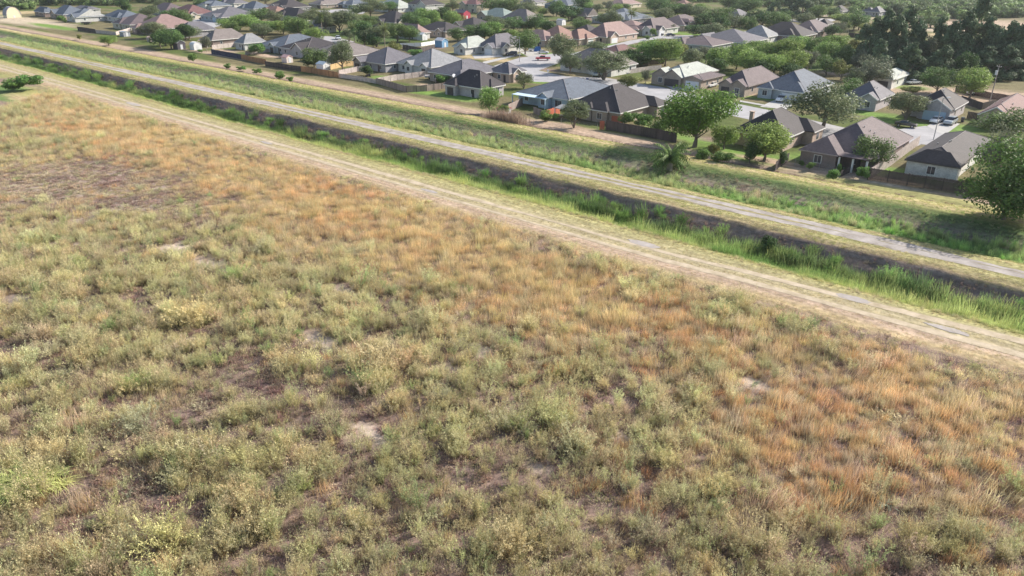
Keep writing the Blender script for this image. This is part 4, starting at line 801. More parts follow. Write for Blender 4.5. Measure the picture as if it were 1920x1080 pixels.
pole(1520, 130, 97, 'u', 'dark utility pole with transformer above the slate-roofed house')
sg = empty('road_sign', G(1027, 148)); b = MB(); b.bar((0, 0, 0), (0, 0, 2.6), .04); b.build('post', GALV, sg)
b = MB(); d = .55; b.add([(d * .7, -.06 - d * .7, 2.5), (0, -.06, 2.5 - d), (-d * .7, -.06 + d * .7, 2.5), (0, -.06, 2.5 + d), (d * .7, -.03 - d * .7, 2.5), (0, -.03, 2.5 - d), (-d * .7, -.03 + d * .7, 2.5), (0, -.03, 2.5 + d)], [(0, 1, 2, 3), (7, 6, 5, 4), (0, 4, 5, 1), (1, 5, 6, 2), (2, 6, 7, 3), (3, 7, 4, 0)]); b.build('panel', PWH, sg)
tag(sg, 'white diamond street sign seen from behind by the road bend', 'road sign')
tp = empty('tarp', G(1008, 96)); b = MB(); b.add([(-1.6, -1.4, 0), (1.6, -1.4, 0), (1.6, 1.4, 0), (-1.6, 1.4, 0), (-1.2, -.9, 1.7), (1.0, -.8, 2.0), (.9, .9, 1.8), (-1.1, .8, 1.6)], [(0, 1, 5, 4), (1, 2, 6, 5), (2, 3, 7, 6), (3, 0, 4, 7), (4, 5, 6, 7)]); b.build('cover', mat('blue_tarp', (.04, .14, .42), .2, 1, .5), tp); tag(tp, 'bright blue tarp-covered heap behind the white van-like car', 'tarp')
mw = empty('riding_mower', G(690, 144), .3); b = MB(); b.box(-.8, .7, -.4, .4, .3, .6); b.box(.1, .8, -.3, .3, .604, .95); b.build('body', DKD, mw); b = MB(); b.box(-.4, .0, -.25, .25, .604, .7); b.box(-.45, -.38, -.25, .25, .704, 1.15); b.build('seat', RUB, mw)
for x in (-.6, .6):
    for s in (-1, 1): b = MB(); b.bar((x, s * .38, .26), (x, s * .55, .26), .26, n=10); b.build('wheel', RUB, mw)
tag(mw, 'dark riding mower on the small lawn behind the low fence', 'mower')
tb = empty('satellite_dish', G(851, 160)); b = MB(); b.bar((0, 0, 0), (0, 0, 2.6), .04); b.build('mast', GALV, tb); b = MB(); b.bar((0, 0, 2.7), (.2, -.25, 2.85), .55, .6, 14); b.build('dish', PWH, tb); tag(tb, 'white satellite dish on a mast beside the lilac house', 'satellite dish')

# ------------------------------------------------------------------ trees
BARK = mat('tree_bark', (.20, .165, .14), .3, 2, .9, .02); BARKP = mat('pale_bark', (.36, .31, .26), .3, 2, .9, .02)
def unit(n, rng): v = rng.normal(size=(n, 3)); return v / np.linalg.norm(v, axis=1)[:, None]
def leaves(C, Nrm, size, rng, tint, asp=.55):
    """one quad per centre; Nrm = rough facing"""
    n = len(C); u = np.cross(Nrm, unit(n, rng)); u /= np.linalg.norm(u, axis=1)[:, None] + 1e-9; v = np.cross(Nrm, u)
    sz = (size * rng.uniform(.55, 1.35, n))[:, None]; u = u * sz; v = v * sz * asp
    V = np.stack([C - u, C - v * .9, C + u, C + v], 1).reshape(-1, 3); F = np.arange(4 * n).reshape(-1, 4)
    return V, F, np.repeat(tint, 4)
def crown_mesh(name, m, seed, n=4200, lobes=16, base=.28, leaf=.028, flat=1.0, droop=0, top=1.0, width=.5, shape='round', up=.0):
    """unit tree: height 1, width 1 (radius .5); crown between base and 1"""
    rng = np.random.default_rng(seed); cz = (base + 1) / 2; hz = (1 - base) / 2
    LC = []; LR = []
    for k in range(lobes):
        d = unit(1, rng)[0]; rr = rng.uniform(.35, .72)
        if shape == 'cone': zt = rng.uniform(0, 1) ** 1.1; rad = (1 - zt) * .42 + .03; a = rng.uniform(0, 6.283); LC.append((rad * math.cos(a) * .8, rad * math.sin(a) * .8, base + zt * (1 - base) * .93)); LR.append(rng.uniform(.06, .12) * (1.25 - zt * .6)); continue
        LC.append((d[0] * rr * .5 * 1.15, d[1] * rr * .5 * 1.15, cz + d[2] * rr * hz * 1.0)); LR.append(rng.uniform(.12, .21))
    LC.append((0, 0, cz)); LR.append(.24 if shape != 'cone' else .1); LC = np.array(LC); LR = np.array(LR)
    p = LR ** 2 / np.sum(LR ** 2); idx = rng.choice(len(LR), n, p=p); d = unit(n, rng); d[:, 2] = d[:, 2] * .9 + .12
    rad = LR[idx] * rng.uniform(.55, 1.12, n) ** .8; P = LC[idx] + d * rad[:, None] * np.array((1, 1, flat))
    P[:, 2] -= droop * (np.hypot(P[:, 0], P[:, 1]) ** 2)
    N = d + unit(n, rng) * .9 + np.array((0, 0, up)); N /= np.linalg.norm(N, axis=1)[:, None]
    lt = rng.uniform(.75, 1.25, len(LR)); tint = lt[idx] * rng.uniform(.75, 1.25, n)
    V, F, T = leaves(P, N, leaf, rng, tint); return npmesh(name, V, F, m, T)
def trunk_mesh(name, m, seed, base=.28, r=.028, limbs=6, fork=False, top=.75):
    rng = random.Random(seed); b = MB(); j = (rng.uniform(-.02, .02), rng.uniform(-.02, .02), base * .95)
    if fork:
        for k in range(3): a = k * 2.1 + rng.random(); b.bar((0, 0, 0), (.13 * math.cos(a), .13 * math.sin(a), base * 1.4), r * .8, r * .5, 6)
    b.bar((0, 0, -.02), j, r * 1.25, r * .85, 7); b.bar(j, (0, 0, top), r * .85, r * .3, 6)
    for k in range(limbs):
        a = 6.283 * k / limbs + rng.random(); q = base * .9 + .35 * rng.random() * (top - base); rr = rng.uniform(.2, .36)
        b.bar((0, 0, q), (rr * math.cos(a), rr * math.sin(a), q + rng.uniform(.18, .34)), r * .5, r * .15, 5)
    return b.mesh(name, m)
def palm_mesh(name, m, seed, fan, n=26, zb=.80, fl=.5, lw=.11):
    rng = np.random.default_rng(seed); V = []; F = []; T = []
    for k in range(n):
        a = rng.uniform(0, 6.283); el = rng.uniform(-.5, 1.25) if fan else rng.uniform(-.2, 1.3); L_ = .42 if fan else fl
        p = np.array((0, 0, .93 if fan else zb)); d = np.array((math.cos(a) * math.cos(el), math.sin(a) * math.cos(el), math.sin(el)))
        side = np.cross(d, (0, 0, 1)); side /= np.linalg.norm(side) + 1e-6; segs = 6; pts = []
        for i in range(segs + 1): pts.append(p.copy()); p = p + d * L_ / segs * (.28 if fan else 1.0); d = d + np.array((0, 0, (-.16 if zb > .5 else -.30) if not fan else -.05)); d /= np.linalg.norm(d)
        if fan:
            q = pts[-1]
            for i in range(12):
                an = (i / 11 - .5) * 2.6; dd = d * math.cos(an) + side * math.sin(an); dd = dd + np.array((0, 0, -.15)); e = q + dd * .2; s2 = np.cross(dd, unit(1, rng)[0]) * .016
                b = len(V); V += [q - s2, e, q + s2, q + dd * .1 + s2 * 1.5]; F.append((b, b + 1, b + 3, b + 2)); T += [rng.uniform(.7, 1.2)] * 4
        else:
            for i in range(segs):
                for sgn in (-1, 1):
                    for h_ in (0, .5):
                        q = pts[i] * (1 - h_) + pts[i + 1] * h_; e = q + side * sgn * lw * (1 - i / segs * .4) + d * .05 + np.array((0, 0, -.04)); b = len(V)
                        V += [q, q + (pts[i + 1] - pts[i]) * .35, e + np.array((0, 0, .004)), e]; F.append((b, b + 1, b + 2, b + 3)); T += [rng.uniform(.7, 1.25)] * 4
    return npmesh(name, np.array(V), np.array(F), m, T)
LM = dict(n=leafmat('leaf_deep', (.115, .19, .05), .005, .25), b=leafmat('leaf_bright', (.21, .31, .085), .02), o=leafmat('leaf_olive', (.16, .195, .10), .015), g=leafmat('leaf_mid', (.115, .19, .06), .02), d=leafmat('leaf_conifer', (.12, .175, .095), .01, .22),
          y=leafmat('leaf_yellow', (.20, .22, .07), .02), s=leafmat('leaf_shrub', (.13, .23, .06), .02), k=leafmat('leaf_dark', (.07, .13, .04), .01, .25), p=leafmat('leaf_palm', (.16, .20, .075), .01), r=leafmat('reed_dry', (.36, .27, .21), .01), e=leafmat('leaf_grey', (.17, .19, .125), .01), m=leafmat('leaf_mature', (.15, .25, .05), .005, .3))
PROTO = {}
def proto(kind):
    if kind in PROTO: return PROTO[kind]
    out = []
    spec = {'b': dict(n=7000, lobes=30, base=.10, leaf=.022), 'o': dict(n=7500, lobes=30, base=.18, leaf=.019, flat=.85, droop=.15), 'g': dict(n=6500, lobes=28, base=.1, leaf=.022), 'd': dict(n=10000, lobes=48, base=.03, leaf=.022, shape='cone', up=.2),
            'y': dict(n=4200, lobes=14, base=.1, leaf=.028), 's': dict(n=2600, lobes=12, base=.02, leaf=.04), 'k': dict(n=4600, lobes=18, base=.05, leaf=.028), 'e': dict(n=5200, lobes=20, base=.15, leaf=.022), 'n': dict(n=15000, lobes=46, base=-.02, leaf=.0165, up=.1), 'm': dict(n=14000, lobes=40, base=.12, leaf=.0165, up=.1)}
    for v in range(3 if kind in spec else 2):
        if kind in spec:
            cm = crown_mesh('crown', LM[kind], 100 + v * 7 + ord(kind), **spec[kind]); tm = trunk_mesh('trunk', BARK if kind != 'e' else BARKP, v + ord(kind), base=max(.1, spec[kind]['base']), r=.026 if kind != 'd' else .018, top=.72, limbs=7, fork=(kind in 'oe' and v == 1))
        elif kind == 'q':
            cm = palm_mesh('fronds', LM['s'], 5 + v, False, 80, .30, .72, .09); b = MB(); b.bar((0, 0, 0), (0, 0, .25), .07, .05, 8); b.bar((.12, .05, 0), (.1, .05, .2), .05, .04, 8); tm = b.mesh('trunk', BARKP)
        elif kind in 'pf':
            cm = palm_mesh('fronds', LM['p'], 5 + v, kind == 'p', 34 if kind == 'p' else 26); b = MB(); z1 = .93 if kind == 'p' else .80; b.bar((0, 0, 0), (.01, 0, z1 * .5), .035 if kind == 'p' else .03, .026, 8); b.bar((.01, 0, z1 * .5), (0, 0, z1), .026, .024, 8); tm = b.mesh('trunk', BARKP)
        out.append((cm, tm))
    PROTO[kind] = out; return out
KIND = {'b': ('green_tree', 'bright light-green tree', 'tree'), 'o': ('oak_tree', 'grey-green spreading oak', 'tree'), 'g': ('leafy_tree', 'mid-green leafy tree', 'tree'), 'd': ('conifer_tree', 'dark feathery conifer', 'tree'), 'y': ('yellowish_tree', 'yellow-green tree', 'tree'), 's': ('garden_shrub', 'low green shrub', 'shrub'),
        'k': ('dark_tree', 'dark dense tree', 'tree'), 'e': ('grey_tree', 'grey-green wispy tree', 'tree'), 'p': ('fan_palm', 'fan palm', 'palm'), 'f': ('feather_palm', 'feather palm', 'palm'), 'q': ('feather_palm', 'feather palm', 'palm'), 'n': ('shade_tree', 'huge dark green tree', 'tree'), 'm': ('shade_tree', 'large mature green tree', 'tree')}
TREES = []
def tree(px, ytop, ybase, wpx, kind, label=None, trunk=True, z=Z0):
    c = G(px, ybase, z); sc = (FPX) / (c.y * CP - (z - CAM_H) * SP); wm = wpx / sc * {'b': 1.25, 'g': 1.2, 'o': 1.15, 'd': 2.0, 'n': 1.12, 'k': 1.2, 'm': 1.12}.get(kind, 1.1); top = z_for(c.x, c.y, ytop)
    hh = max(top - z, wm * .35, .5) * (1.28 if kind == 'd' else 1.05 if kind in 'bgokmn' else 1); wm *= 1.18 if (ybase < 110 and kind in 'bgok') else 1; nm, look, cat = KIND[kind]; v = random.randrange(len(proto(kind))); cm, tm = proto(kind)[v]
    root = empty(nm, c, random.uniform(0, 6.28)); root.scale = (wm, wm, hh)
    o = bpy.data.objects.new('crown' if kind not in 'pfq' else 'fronds', cm); COL.objects.link(o); o.parent = root
    if kind != 's': t = bpy.data.objects.new('trunk', tm); COL.objects.link(t); t.parent = root
    tag(root, label, cat, {'tree': 'trees among the houses', 'shrub': 'shrubs in yards and banks', 'palm': 'palms of the estate'}[cat])
    TREES.append([root, px, ybase, hh, wm, look, label]); return root
tree(1302, 160, 276, 142, 'm', 'largest bright green round tree above the dark fence')
tree(1432, 230, 302, 90, 'b', 'pale green spreading tree on the lawn before the peach house')
tree(1405, 268, 306, 32, 'k', 'small dark tree left of the pale green lawn tree')
tree(1357, 234, 280, 52, 'b', 'light green tree between the largest tree and the lawn tree')
tree(1541, 160, 243, 126, 'o', 'wide grey-green oak with dark trunk above the mauve roof')
tree(1627, 256, 318, 72, 'g', 'round dark green flowering tree in front of the mauve-roofed house')
tree(1880, 262, 424, 165, 'n', 'huge dark green tree at the right edge beside the near fence')
tree(1925, 275, 412, 100, 'n', 'second huge dark tree cut by the right edge')
tree(1862, 236, 340, 84, 'e', 'grey wispy tree behind the huge tree at the right edge')
tree(1881, 205, 262, 96, 'g', 'green tree beside the red-brown house at the right edge')
tree(1698, 170, 223, 70, 'o', 'round olive street tree left of the tall street lamp')
tree(1254, 252, 318, 58, 'q', 'lush feather palm on the bank below the dark fence')
tree(1076, 184, 240, 52, 'o', 'small multi-stemmed olive tree behind the pale blue house')
tree(642, 78, 135, 50, 'o', 'forked olive tree in front of the tan-roofed house')
tree(918, 162, 213, 42, 'b', 'tall narrow bright bush beside the lilac house')
tree(25, 146, 170, 46, 's', 'left bush of the dark green pair at the far left field edge')
tree(61, 138, 168, 46, 's', 'right bush of the dark green pair at the far left field edge')
tree(1440, 442, 474, 27, 'k', 'round dark green shrub in the canal bed', z=-1.5)
tree(606, 30, 77, 18, 'p', 'tall fan palm with brown skirt, right of the palm pair')
tree(587, 49, 74, 16, 'p', 'shorter fan palm, left of the palm pair')
TL = """1590 148 192 60 g|1710 160 178 40 y|1755 126 175 62 g|1817 126 184 64 b|1627 106 166 76 e|1600 132 168 40 o|1315 278 303 30 s|1355 283 310 38 s|1337 268 292 24 y|1465 283 312 20 k|1559 316 340 26 s|1502 300 314 10 s|1520 303 320 15 s|1572 306 328 10 s|1614 310 336 26 s
1022 205 228 30 s|1042 211 224 16 s|1180 208 238 34 s|1204 212 242 36 s|1236 222 254 34 g|830 138 158 24 s|982 135 166 34 o|945 196 216 24 s|690 122 142 24 k|1055 66 120 60 o|1068 97 138 48 o|1132 92 150 84 o|1177 138 167 46 y|1210 128 156 18 e|1120 78 102 38 o|985 56 102 42 g|965 55 84 28 b
1180 90 122 44 k|1215 73 122 58 b|1247 71 124 56 b|1195 100 128 40 k|1275 78 110 36 y|1296 92 128 44 o|1323 84 118 40 e|1348 88 132 48 b|1380 82 130 54 b|1405 94 138 50 b|1412 76 112 46 b|1440 78 120 50 b|1450 100 142 46 b|1475 72 122 50 b|1500 66 112 48 b|1485 94 140 52 b|1525 68 114 46 g|1512 90 134 40 e|1545 76 124 46 b|1560 64 108 40 b|1575 84 132 44 g|1590 72 112 36 y|1548 104 142 44 g|1576 112 150 40 y|1605 92 138 32 e|1345 108 140 36 k|1425 112 146 36 k|1480 118 148 40 k
1610 62 128 40 d|1628 50 130 40 d|1648 38 132 44 d|1668 46 134 42 d|1688 36 130 44 d|1708 52 132 40 d|1728 64 134 40 e|1748 50 132 40 d|1770 60 140 46 d|1792 42 138 48 d|1812 14 134 50 d|1834 50 138 46 d|1856 66 140 44 d|1878 58 142 46 d|1900 52 142 48 d|1922 58 142 44 d|1640 88 148 40 d|1700 92 152 44 d|1760 96 150 44 d|1880 96 148 46 d|1842 98 148 44 d|1800 96 152 40 k|1625 40 66 30 y|1655 30 60 40 b|1745 30 52 36 g|1712 24 50 38 e|1860 58 78 40 g|1885 56 80 36 g
1455 -6 38 26 d|1478 -10 32 28 d|1502 -8 38 34 d|1430 18 52 58 k|1400 -4 26 40 g|1372 -8 18 44 g|1350 14 52 44 g|1375 28 60 44 o|1313 24 56 28 k|1318 44 70 56 k|1340 46 68 24 k|1312 6 26 26 b|1285 8 34 44 g|1255 4 34 46 g|1228 -4 24 40 g|1240 20 36 30 o|1183 20 48 26 f|1195 24 42 40 o|1165 26 44 24 o|1465 20 48 30 g|1530 8 32 36 g|1555 14 32 34 g|1600 20 58 40 g|1575 40 66 24 e|1588 44 74 16 f|1560 46 70 26 k|1610 30 56 32 g|1640 48 72 28 b|1580 24 44 38 b
922 -4 24 42 g|957 -4 26 38 g|898 -2 20 20 g|990 2 28 44 o|1018 15 30 16 b|1038 10 30 24 e|1066 10 40 44 k|1096 -6 20 34 g|1120 6 24 20 o|1140 0 20 24 e|1167 6 22 24 g|905 46 76 34 g|888 48 76 44 g|858 52 78 28 g|938 34 62 36 o|962 32 60 38 g|988 38 60 28 y|1018 33 58 34 g|952 54 76 30 k|990 26 44 24 y|1010 60 84 24 b|920 30 52 30 o|1085 30 50 18 o|1130 26 44 20 k|1225 52 70 14 s|1213 66 76 10 s|1256 42 62 18 e|1190 60 68 14 s
612 18 62 32 o|637 16 60 38 o|662 22 60 32 o|692 28 52 34 g|696 -4 34 44 o|730 3 24 32 g|775 -6 18 34 g|795 14 50 34 b|812 18 52 22 b|772 20 42 26 e|835 12 42 34 k|812 6 22 22 g|665 48 84 26 f|684 44 86 38 k|706 46 88 40 o|722 48 90 22 f|746 44 80 34 g|768 48 78 34 g|742 76 102 28 y|780 90 106 34 s|676 38 64 34 g|730 42 66 36 o|655 52 78 24 o|700 62 90 30 k|590 90 126 44 g|578 104 126 24 k|850 36 46 14 s|668 10 30 24 g
430 34 58 30 b|452 26 56 36 b|474 32 58 34 b|490 16 42 42 g|500 38 64 44 b|532 38 64 36 b|556 36 68 44 b|516 20 46 32 o|545 30 52 26 g|588 16 46 36 o|355 48 74 42 o|322 54 92 40 g|302 58 90 30 k|388 66 96 22 e|480 80 102 32 s|362 98 118 16 s|376 92 100 10 s|205 66 86 24 b|290 42 72 46 o|228 42 54 12 s|115 28 42 14 s|122 32 43 8 s|426 118 129 14 s|452 124 133 18 s|482 128 140 18 s|524 132 149 22 s|545 142 153 16 s|310 58 86 34 g|572 22 44 24 o|150 63 75 12 y"""
for line in TL.split('\n'):
    for it in line.split('|'):
        a = it.split(); tree(float(a[0]), float(a[1]), float(a[2]), float(a[3]), a[4])

def infill():
    rg = random.Random(3); done = 0
    boxes = [(hp[0], hp[1]) for _, _, _, _, _, hp in HOUSES]
    for hr, c, W, D, short, hp in list(HOUSES):
        if hp[1] > 105 or hp[0] < 200: continue
        x, y = hp; y2 = y - rg.uniform(6, 10) * (1 + y / 60); x2 = x + rg.uniform(-22, 22)
        if any(abs(bx - x2) < 16 and 0 < y2 - by < 12 for bx, by in boxes): continue
        h_ = (y2 + 84) / 36 * rg.uniform(5.5, 9.5); tree(x2, y2 - h_, y2, h_ * rg.uniform(.8, 1.15), rg.choice('gokogb')); done += 1
    return done
infill()
# ---- reed-like clumps (things): dry cane stand, arching grass clump of the near field
def clump_mesh(name, m, n, h, w_, bw, curve, seed, segs=4, rx=.4, ry=.4, lo=.6):
    rng = np.random.default_rng(seed); V = []; F = []; T = []
    for k in range(n):
        bx, by = rng.normal(0, rx), rng.normal(0, ry); a = rng.uniform(0, 6.283); L_ = h * rng.uniform(lo, 1.1); p = np.array((bx, by, 0.)); d = np.array((math.cos(a) * w_, math.sin(a) * w_, 1.)); d /= np.linalg.norm(d)
        s = np.array((-math.sin(a + rng.normal(0, .5)), math.cos(a), 0)) * bw / 2; b = len(V); t = rng.uniform(.7, 1.25)
        for i in range(segs + 1):
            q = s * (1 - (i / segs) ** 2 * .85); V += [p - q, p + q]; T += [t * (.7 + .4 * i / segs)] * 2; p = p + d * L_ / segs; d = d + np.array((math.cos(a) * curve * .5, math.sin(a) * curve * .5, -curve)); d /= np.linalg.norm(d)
        for i in range(segs): F.append((b + 2 * i, b + 2 * i + 1, b + 2 * i + 3, b + 2 * i + 2))
    return npmesh(name, np.array(V), np.array(F), m, T)
def clump(name, px, py, me, label, cat='plant', sc=1, z=0, rz=0):
    o = bpy.data.objects.new(name, me); COL.objects.link(o); o.location = G(px, py, z); o.scale = (sc, sc, sc); o.rotation_euler = (0, 0, rz); tag(o, label, cat); return o
clump('dry_reeds', 955, 232, clump_mesh('dry_reeds', LM['r'], 1500, 3.2, .22, .05, .03, 3, rx=2.6, ry=.9), 'dense stand of dry pinkish-brown reeds beside the pale blue house', z=Z0, rz=YAW)
clump('dry_reeds', 925, 226, clump_mesh('dry_reeds', LM['r'], 500, 2.4, .25, .05, .05, 4, rx=1.4, ry=.8), 'lower dry reeds at the foot of the narrow bright bush', z=Z0, rz=YAW)
ARCH = leafmat('arching_grass', (.58, .62, .24), .01)
clump('cane_grass', 40, 925, clump_mesh('cane_grass', ARCH, 620, 2.7, .5, .06, .22, 5, 7, .75, .45), 'big bright arching grass clump at the left edge of the field', 'grass clump')
clump('cane_grass', 112, 915, clump_mesh('cane_grass', ARCH, 90, 1.7, .6, .04, .25, 6, 7, .3, .2), 'small arching grass tuft right of the big bright clump', 'grass clump')
AG = leafmat('agave_leaf', (.30, .34, .24), .005)
clump('spiky_plant', 1662, 948, clump_mesh('spiky_plant', AG, 26, .95, 1.3, .11, .22, 9, 5, .08, .08, .8), 'spiky pale broad-leaved plant in the lower right field')
clump('spiky_plant', 1432, 948, clump_mesh('spiky_plant', AG, 16, .7, 1.4, .08, .25, 19, 5, .08, .08, .8), 'smaller spiky plant with curled pale leaves in the lower field')
clump('spiky_plant', 1415, 720, clump_mesh('spiky_plant', AG, 14, .7, 1.3, .08, .2, 29, 5, .08, .08, .8), 'spiky dark plant on the bare patch of the right field')

# ------------------------------------------------------------------ meadow and bank growth (stuff), scattered plants
PM = plantmat(); PL = bpy.data.collections.new('plant_kinds')
def addplant(i, me):
    o = bpy.data.objects.new('plant_%02d' % i, me); PL.objects.link(o)
def blades(n, h, spread, bw, seed, rx=.25, curve=.06, segs=2, lo=.55, dark=.6):
    rng = np.random.default_rng(seed); a = rng.uniform(0, 6.283, n); bx = rng.normal(0, rx, n); by = rng.normal(0, rx, n)
    L_ = h * rng.uniform(lo, 1.1, n); sp = spread * rng.uniform(.2, 1.3, n); dx = np.cos(a) * sp; dy = np.sin(a) * sp; dz = np.ones(n); fa = a + rng.uniform(0, 6.283, n); sx = -np.sin(fa) * bw / 2; sy = np.cos(fa) * bw / 2
    V = []; T = []; x, y, z = bx.copy(), by.copy(), np.zeros(n) - .05; t = rng.uniform(.7, 1.3, n)
    for i in range(segs + 1):
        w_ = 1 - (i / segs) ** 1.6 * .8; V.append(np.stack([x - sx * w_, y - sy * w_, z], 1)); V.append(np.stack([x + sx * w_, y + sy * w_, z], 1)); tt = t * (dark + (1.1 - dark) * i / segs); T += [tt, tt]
        nn = np.sqrt(dx ** 2 + dy ** 2 + dz ** 2); x = x + dx / nn * L_ / segs; y = y + dy / nn * L_ / segs; z = z + dz / nn * L_ / segs; dx = dx * (1 + curve * 6); dy = dy * (1 + curve * 6)
    k = 2 * (segs + 1); V = np.stack(V, 1).reshape(-1, 3); T = np.stack(T, 1).ravel(); F = []
    b = np.arange(n) * k
    for i in range(segs): F.append(np.stack([b + 2 * i, b + 2 * i + 1, b + 2 * i + 3, b + 2 * i + 2], 1))
    return V, np.concatenate(F), T
def bush(nst, nl, h, spread, leaf, seed, low=.3, lt=1.0, rx=.1):
    rng = np.random.default_rng(seed); V, F, T = blades(nst, h, spread, .018, seed, rx=rx, curve=.03, segs=2, dark=.5, lo=.6); T = T * .8
    s = V.reshape(nst, 3, 2, 3).mean(2); n = nst * nl; ti = np.repeat(np.arange(nst), nl); u = low + (1 - low) * rng.uniform(0, 1, n) ** .75
    P = np.where((u < .5)[:, None], s[ti, 0] + (s[ti, 1] - s[ti, 0]) * (u * 2)[:, None], s[ti, 1] + (s[ti, 2] - s[ti, 1]) * (u * 2 - 1)[:, None]) + rng.normal(0, .035 * h, (n, 3))
    d = s[ti, 2] - s[ti, 0]; d /= np.linalg.norm(d, axis=1)[:, None]; ax = d + unit(n, rng) * .75; ax /= np.linalg.norm(ax, axis=1)[:, None]
    sd = np.cross(ax, unit(n, rng)); sd /= np.linalg.norm(sd, axis=1)[:, None]; sz = (leaf * rng.uniform(.6, 1.4, n))[:, None]
    LV = np.stack([P - ax * sz * .5, P + sd * sz * .2, P + ax * sz, P - sd * sz * .2], 1).reshape(-1, 3)
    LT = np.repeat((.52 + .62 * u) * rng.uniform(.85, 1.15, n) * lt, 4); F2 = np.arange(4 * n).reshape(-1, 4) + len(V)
    return np.concatenate([V, LV]), np.concatenate([F, F2]), np.concatenate([T, LT])
pk = 0
def reg(VFT):
    global pk
    addplant(pk, npmesh('plant', VFT[0], VFT[1], PM, VFT[2])); pk += 1
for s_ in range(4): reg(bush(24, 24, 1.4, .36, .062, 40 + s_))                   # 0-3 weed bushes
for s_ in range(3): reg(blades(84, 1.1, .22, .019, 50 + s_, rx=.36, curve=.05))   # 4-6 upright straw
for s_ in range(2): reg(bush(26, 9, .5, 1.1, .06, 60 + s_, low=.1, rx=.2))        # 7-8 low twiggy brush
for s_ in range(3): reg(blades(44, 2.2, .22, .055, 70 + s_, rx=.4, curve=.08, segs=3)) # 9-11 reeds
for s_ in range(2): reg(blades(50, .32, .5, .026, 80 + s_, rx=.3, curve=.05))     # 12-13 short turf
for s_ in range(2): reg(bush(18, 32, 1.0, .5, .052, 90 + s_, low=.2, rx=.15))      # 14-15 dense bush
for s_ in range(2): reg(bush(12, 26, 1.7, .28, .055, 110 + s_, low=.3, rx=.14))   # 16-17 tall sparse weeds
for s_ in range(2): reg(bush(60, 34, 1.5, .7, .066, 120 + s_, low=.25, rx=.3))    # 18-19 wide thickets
def scatter(name, P, rz, tilt, sc, idx, col, label=None):
    me = bpy.data.meshes.new(name); n = len(P); me.vertices.add(n); me.vertices.foreach_set('co', np.asarray(P, np.float32).ravel())
    for an, ty, arr, key in (('rot', 'FLOAT_VECTOR', np.stack([tilt[:, 0], tilt[:, 1], rz], 1), 'vector'), ('scl', 'FLOAT_VECTOR', sc, 'vector'), ('col', 'FLOAT_VECTOR', col, 'vector'), ('idx', 'INT', idx, 'value')):
        a = me.attributes.new(an, ty, 'POINT'); a.data.foreach_set(key, np.asarray(arr, np.int32 if ty == 'INT' else np.float32).ravel())
    me.update(); ob = bpy.data.objects.new(name, me); COL.objects.link(ob); ob['kind'] = 'stuff'
    if label: ob['label'] = label; ob['category'] = 'vegetation'
    ng = bpy.data.node_groups.new(name, 'GeometryNodeTree'); ng.interface.new_socket('Geometry', in_out='INPUT', socket_type='NodeSocketGeometry'); ng.interface.new_socket('Geometry', in_out='OUTPUT', socket_type='NodeSocketGeometry')
    N = ng.nodes.new; L = ng.links.new; gi = N('NodeGroupInput'); go = N('NodeGroupOutput'); ci = N('GeometryNodeCollectionInfo'); ci.inputs['Collection'].default_value = PL; ci.inputs['Separate Children'].default_value = True; ci.inputs['Reset Children'].default_value = True
    ip = N('GeometryNodeInstanceOnPoints'); ip.inputs['Pick Instance'].default_value = True
    def na(nm, ty): q = N('GeometryNodeInputNamedAttribute'); q.data_type = ty; q.inputs['Name'].default_value = nm; return [o_ for o_ in q.outputs if o_.enabled and o_.name == 'Attribute'][0]
    er = N('FunctionNodeEulerToRotation'); L(na('rot', 'FLOAT_VECTOR'), er.inputs[0]); L(er.outputs[0], ip.inputs['Rotation']); L(na('scl', 'FLOAT_VECTOR'), ip.inputs['Scale']); L(na('idx', 'INT'), ip.inputs['Instance Index'])
    L(gi.outputs[0], ip.inputs['Points']); L(ci.outputs[0], ip.inputs['Instance']); L(ip.outputs[0], go.inputs[0])
    md = ob.modifiers.new('scatter', 'NODES'); md.node_group = ng; return ob
def in_view(x, y, m=14):                                # a little beyond the frame, in metres
    de = y * CP + CAM_H * SP; hx = 960 / FPX * de; return (np.abs(x) < hx + m) & (y > 22) & (de > 1)
def jit(c, n, v=.13, hv=.05): b = 1 + RNG.normal(0, v, (n, 1)); return np.clip(c * b * (1 + RNG.normal(0, hv, (n, 3))), .02, .9)
C_PALE = np.array((.64, .58, .34)); C_GREEN = np.array((.49, .455, .26)); C_FRESH = np.array((.36, .43, .20)); C_STRAW = np.array((.72, .57, .31)); C_ORNG = np.array((.74, .45, .24)); C_TAN = np.array((.68, .57, .39)); C_MAUV = np.array((.41, .295, .25)); C_OLIV = np.array((.46, .43, .24)); C_GREY = np.array((.38, .34, .25))
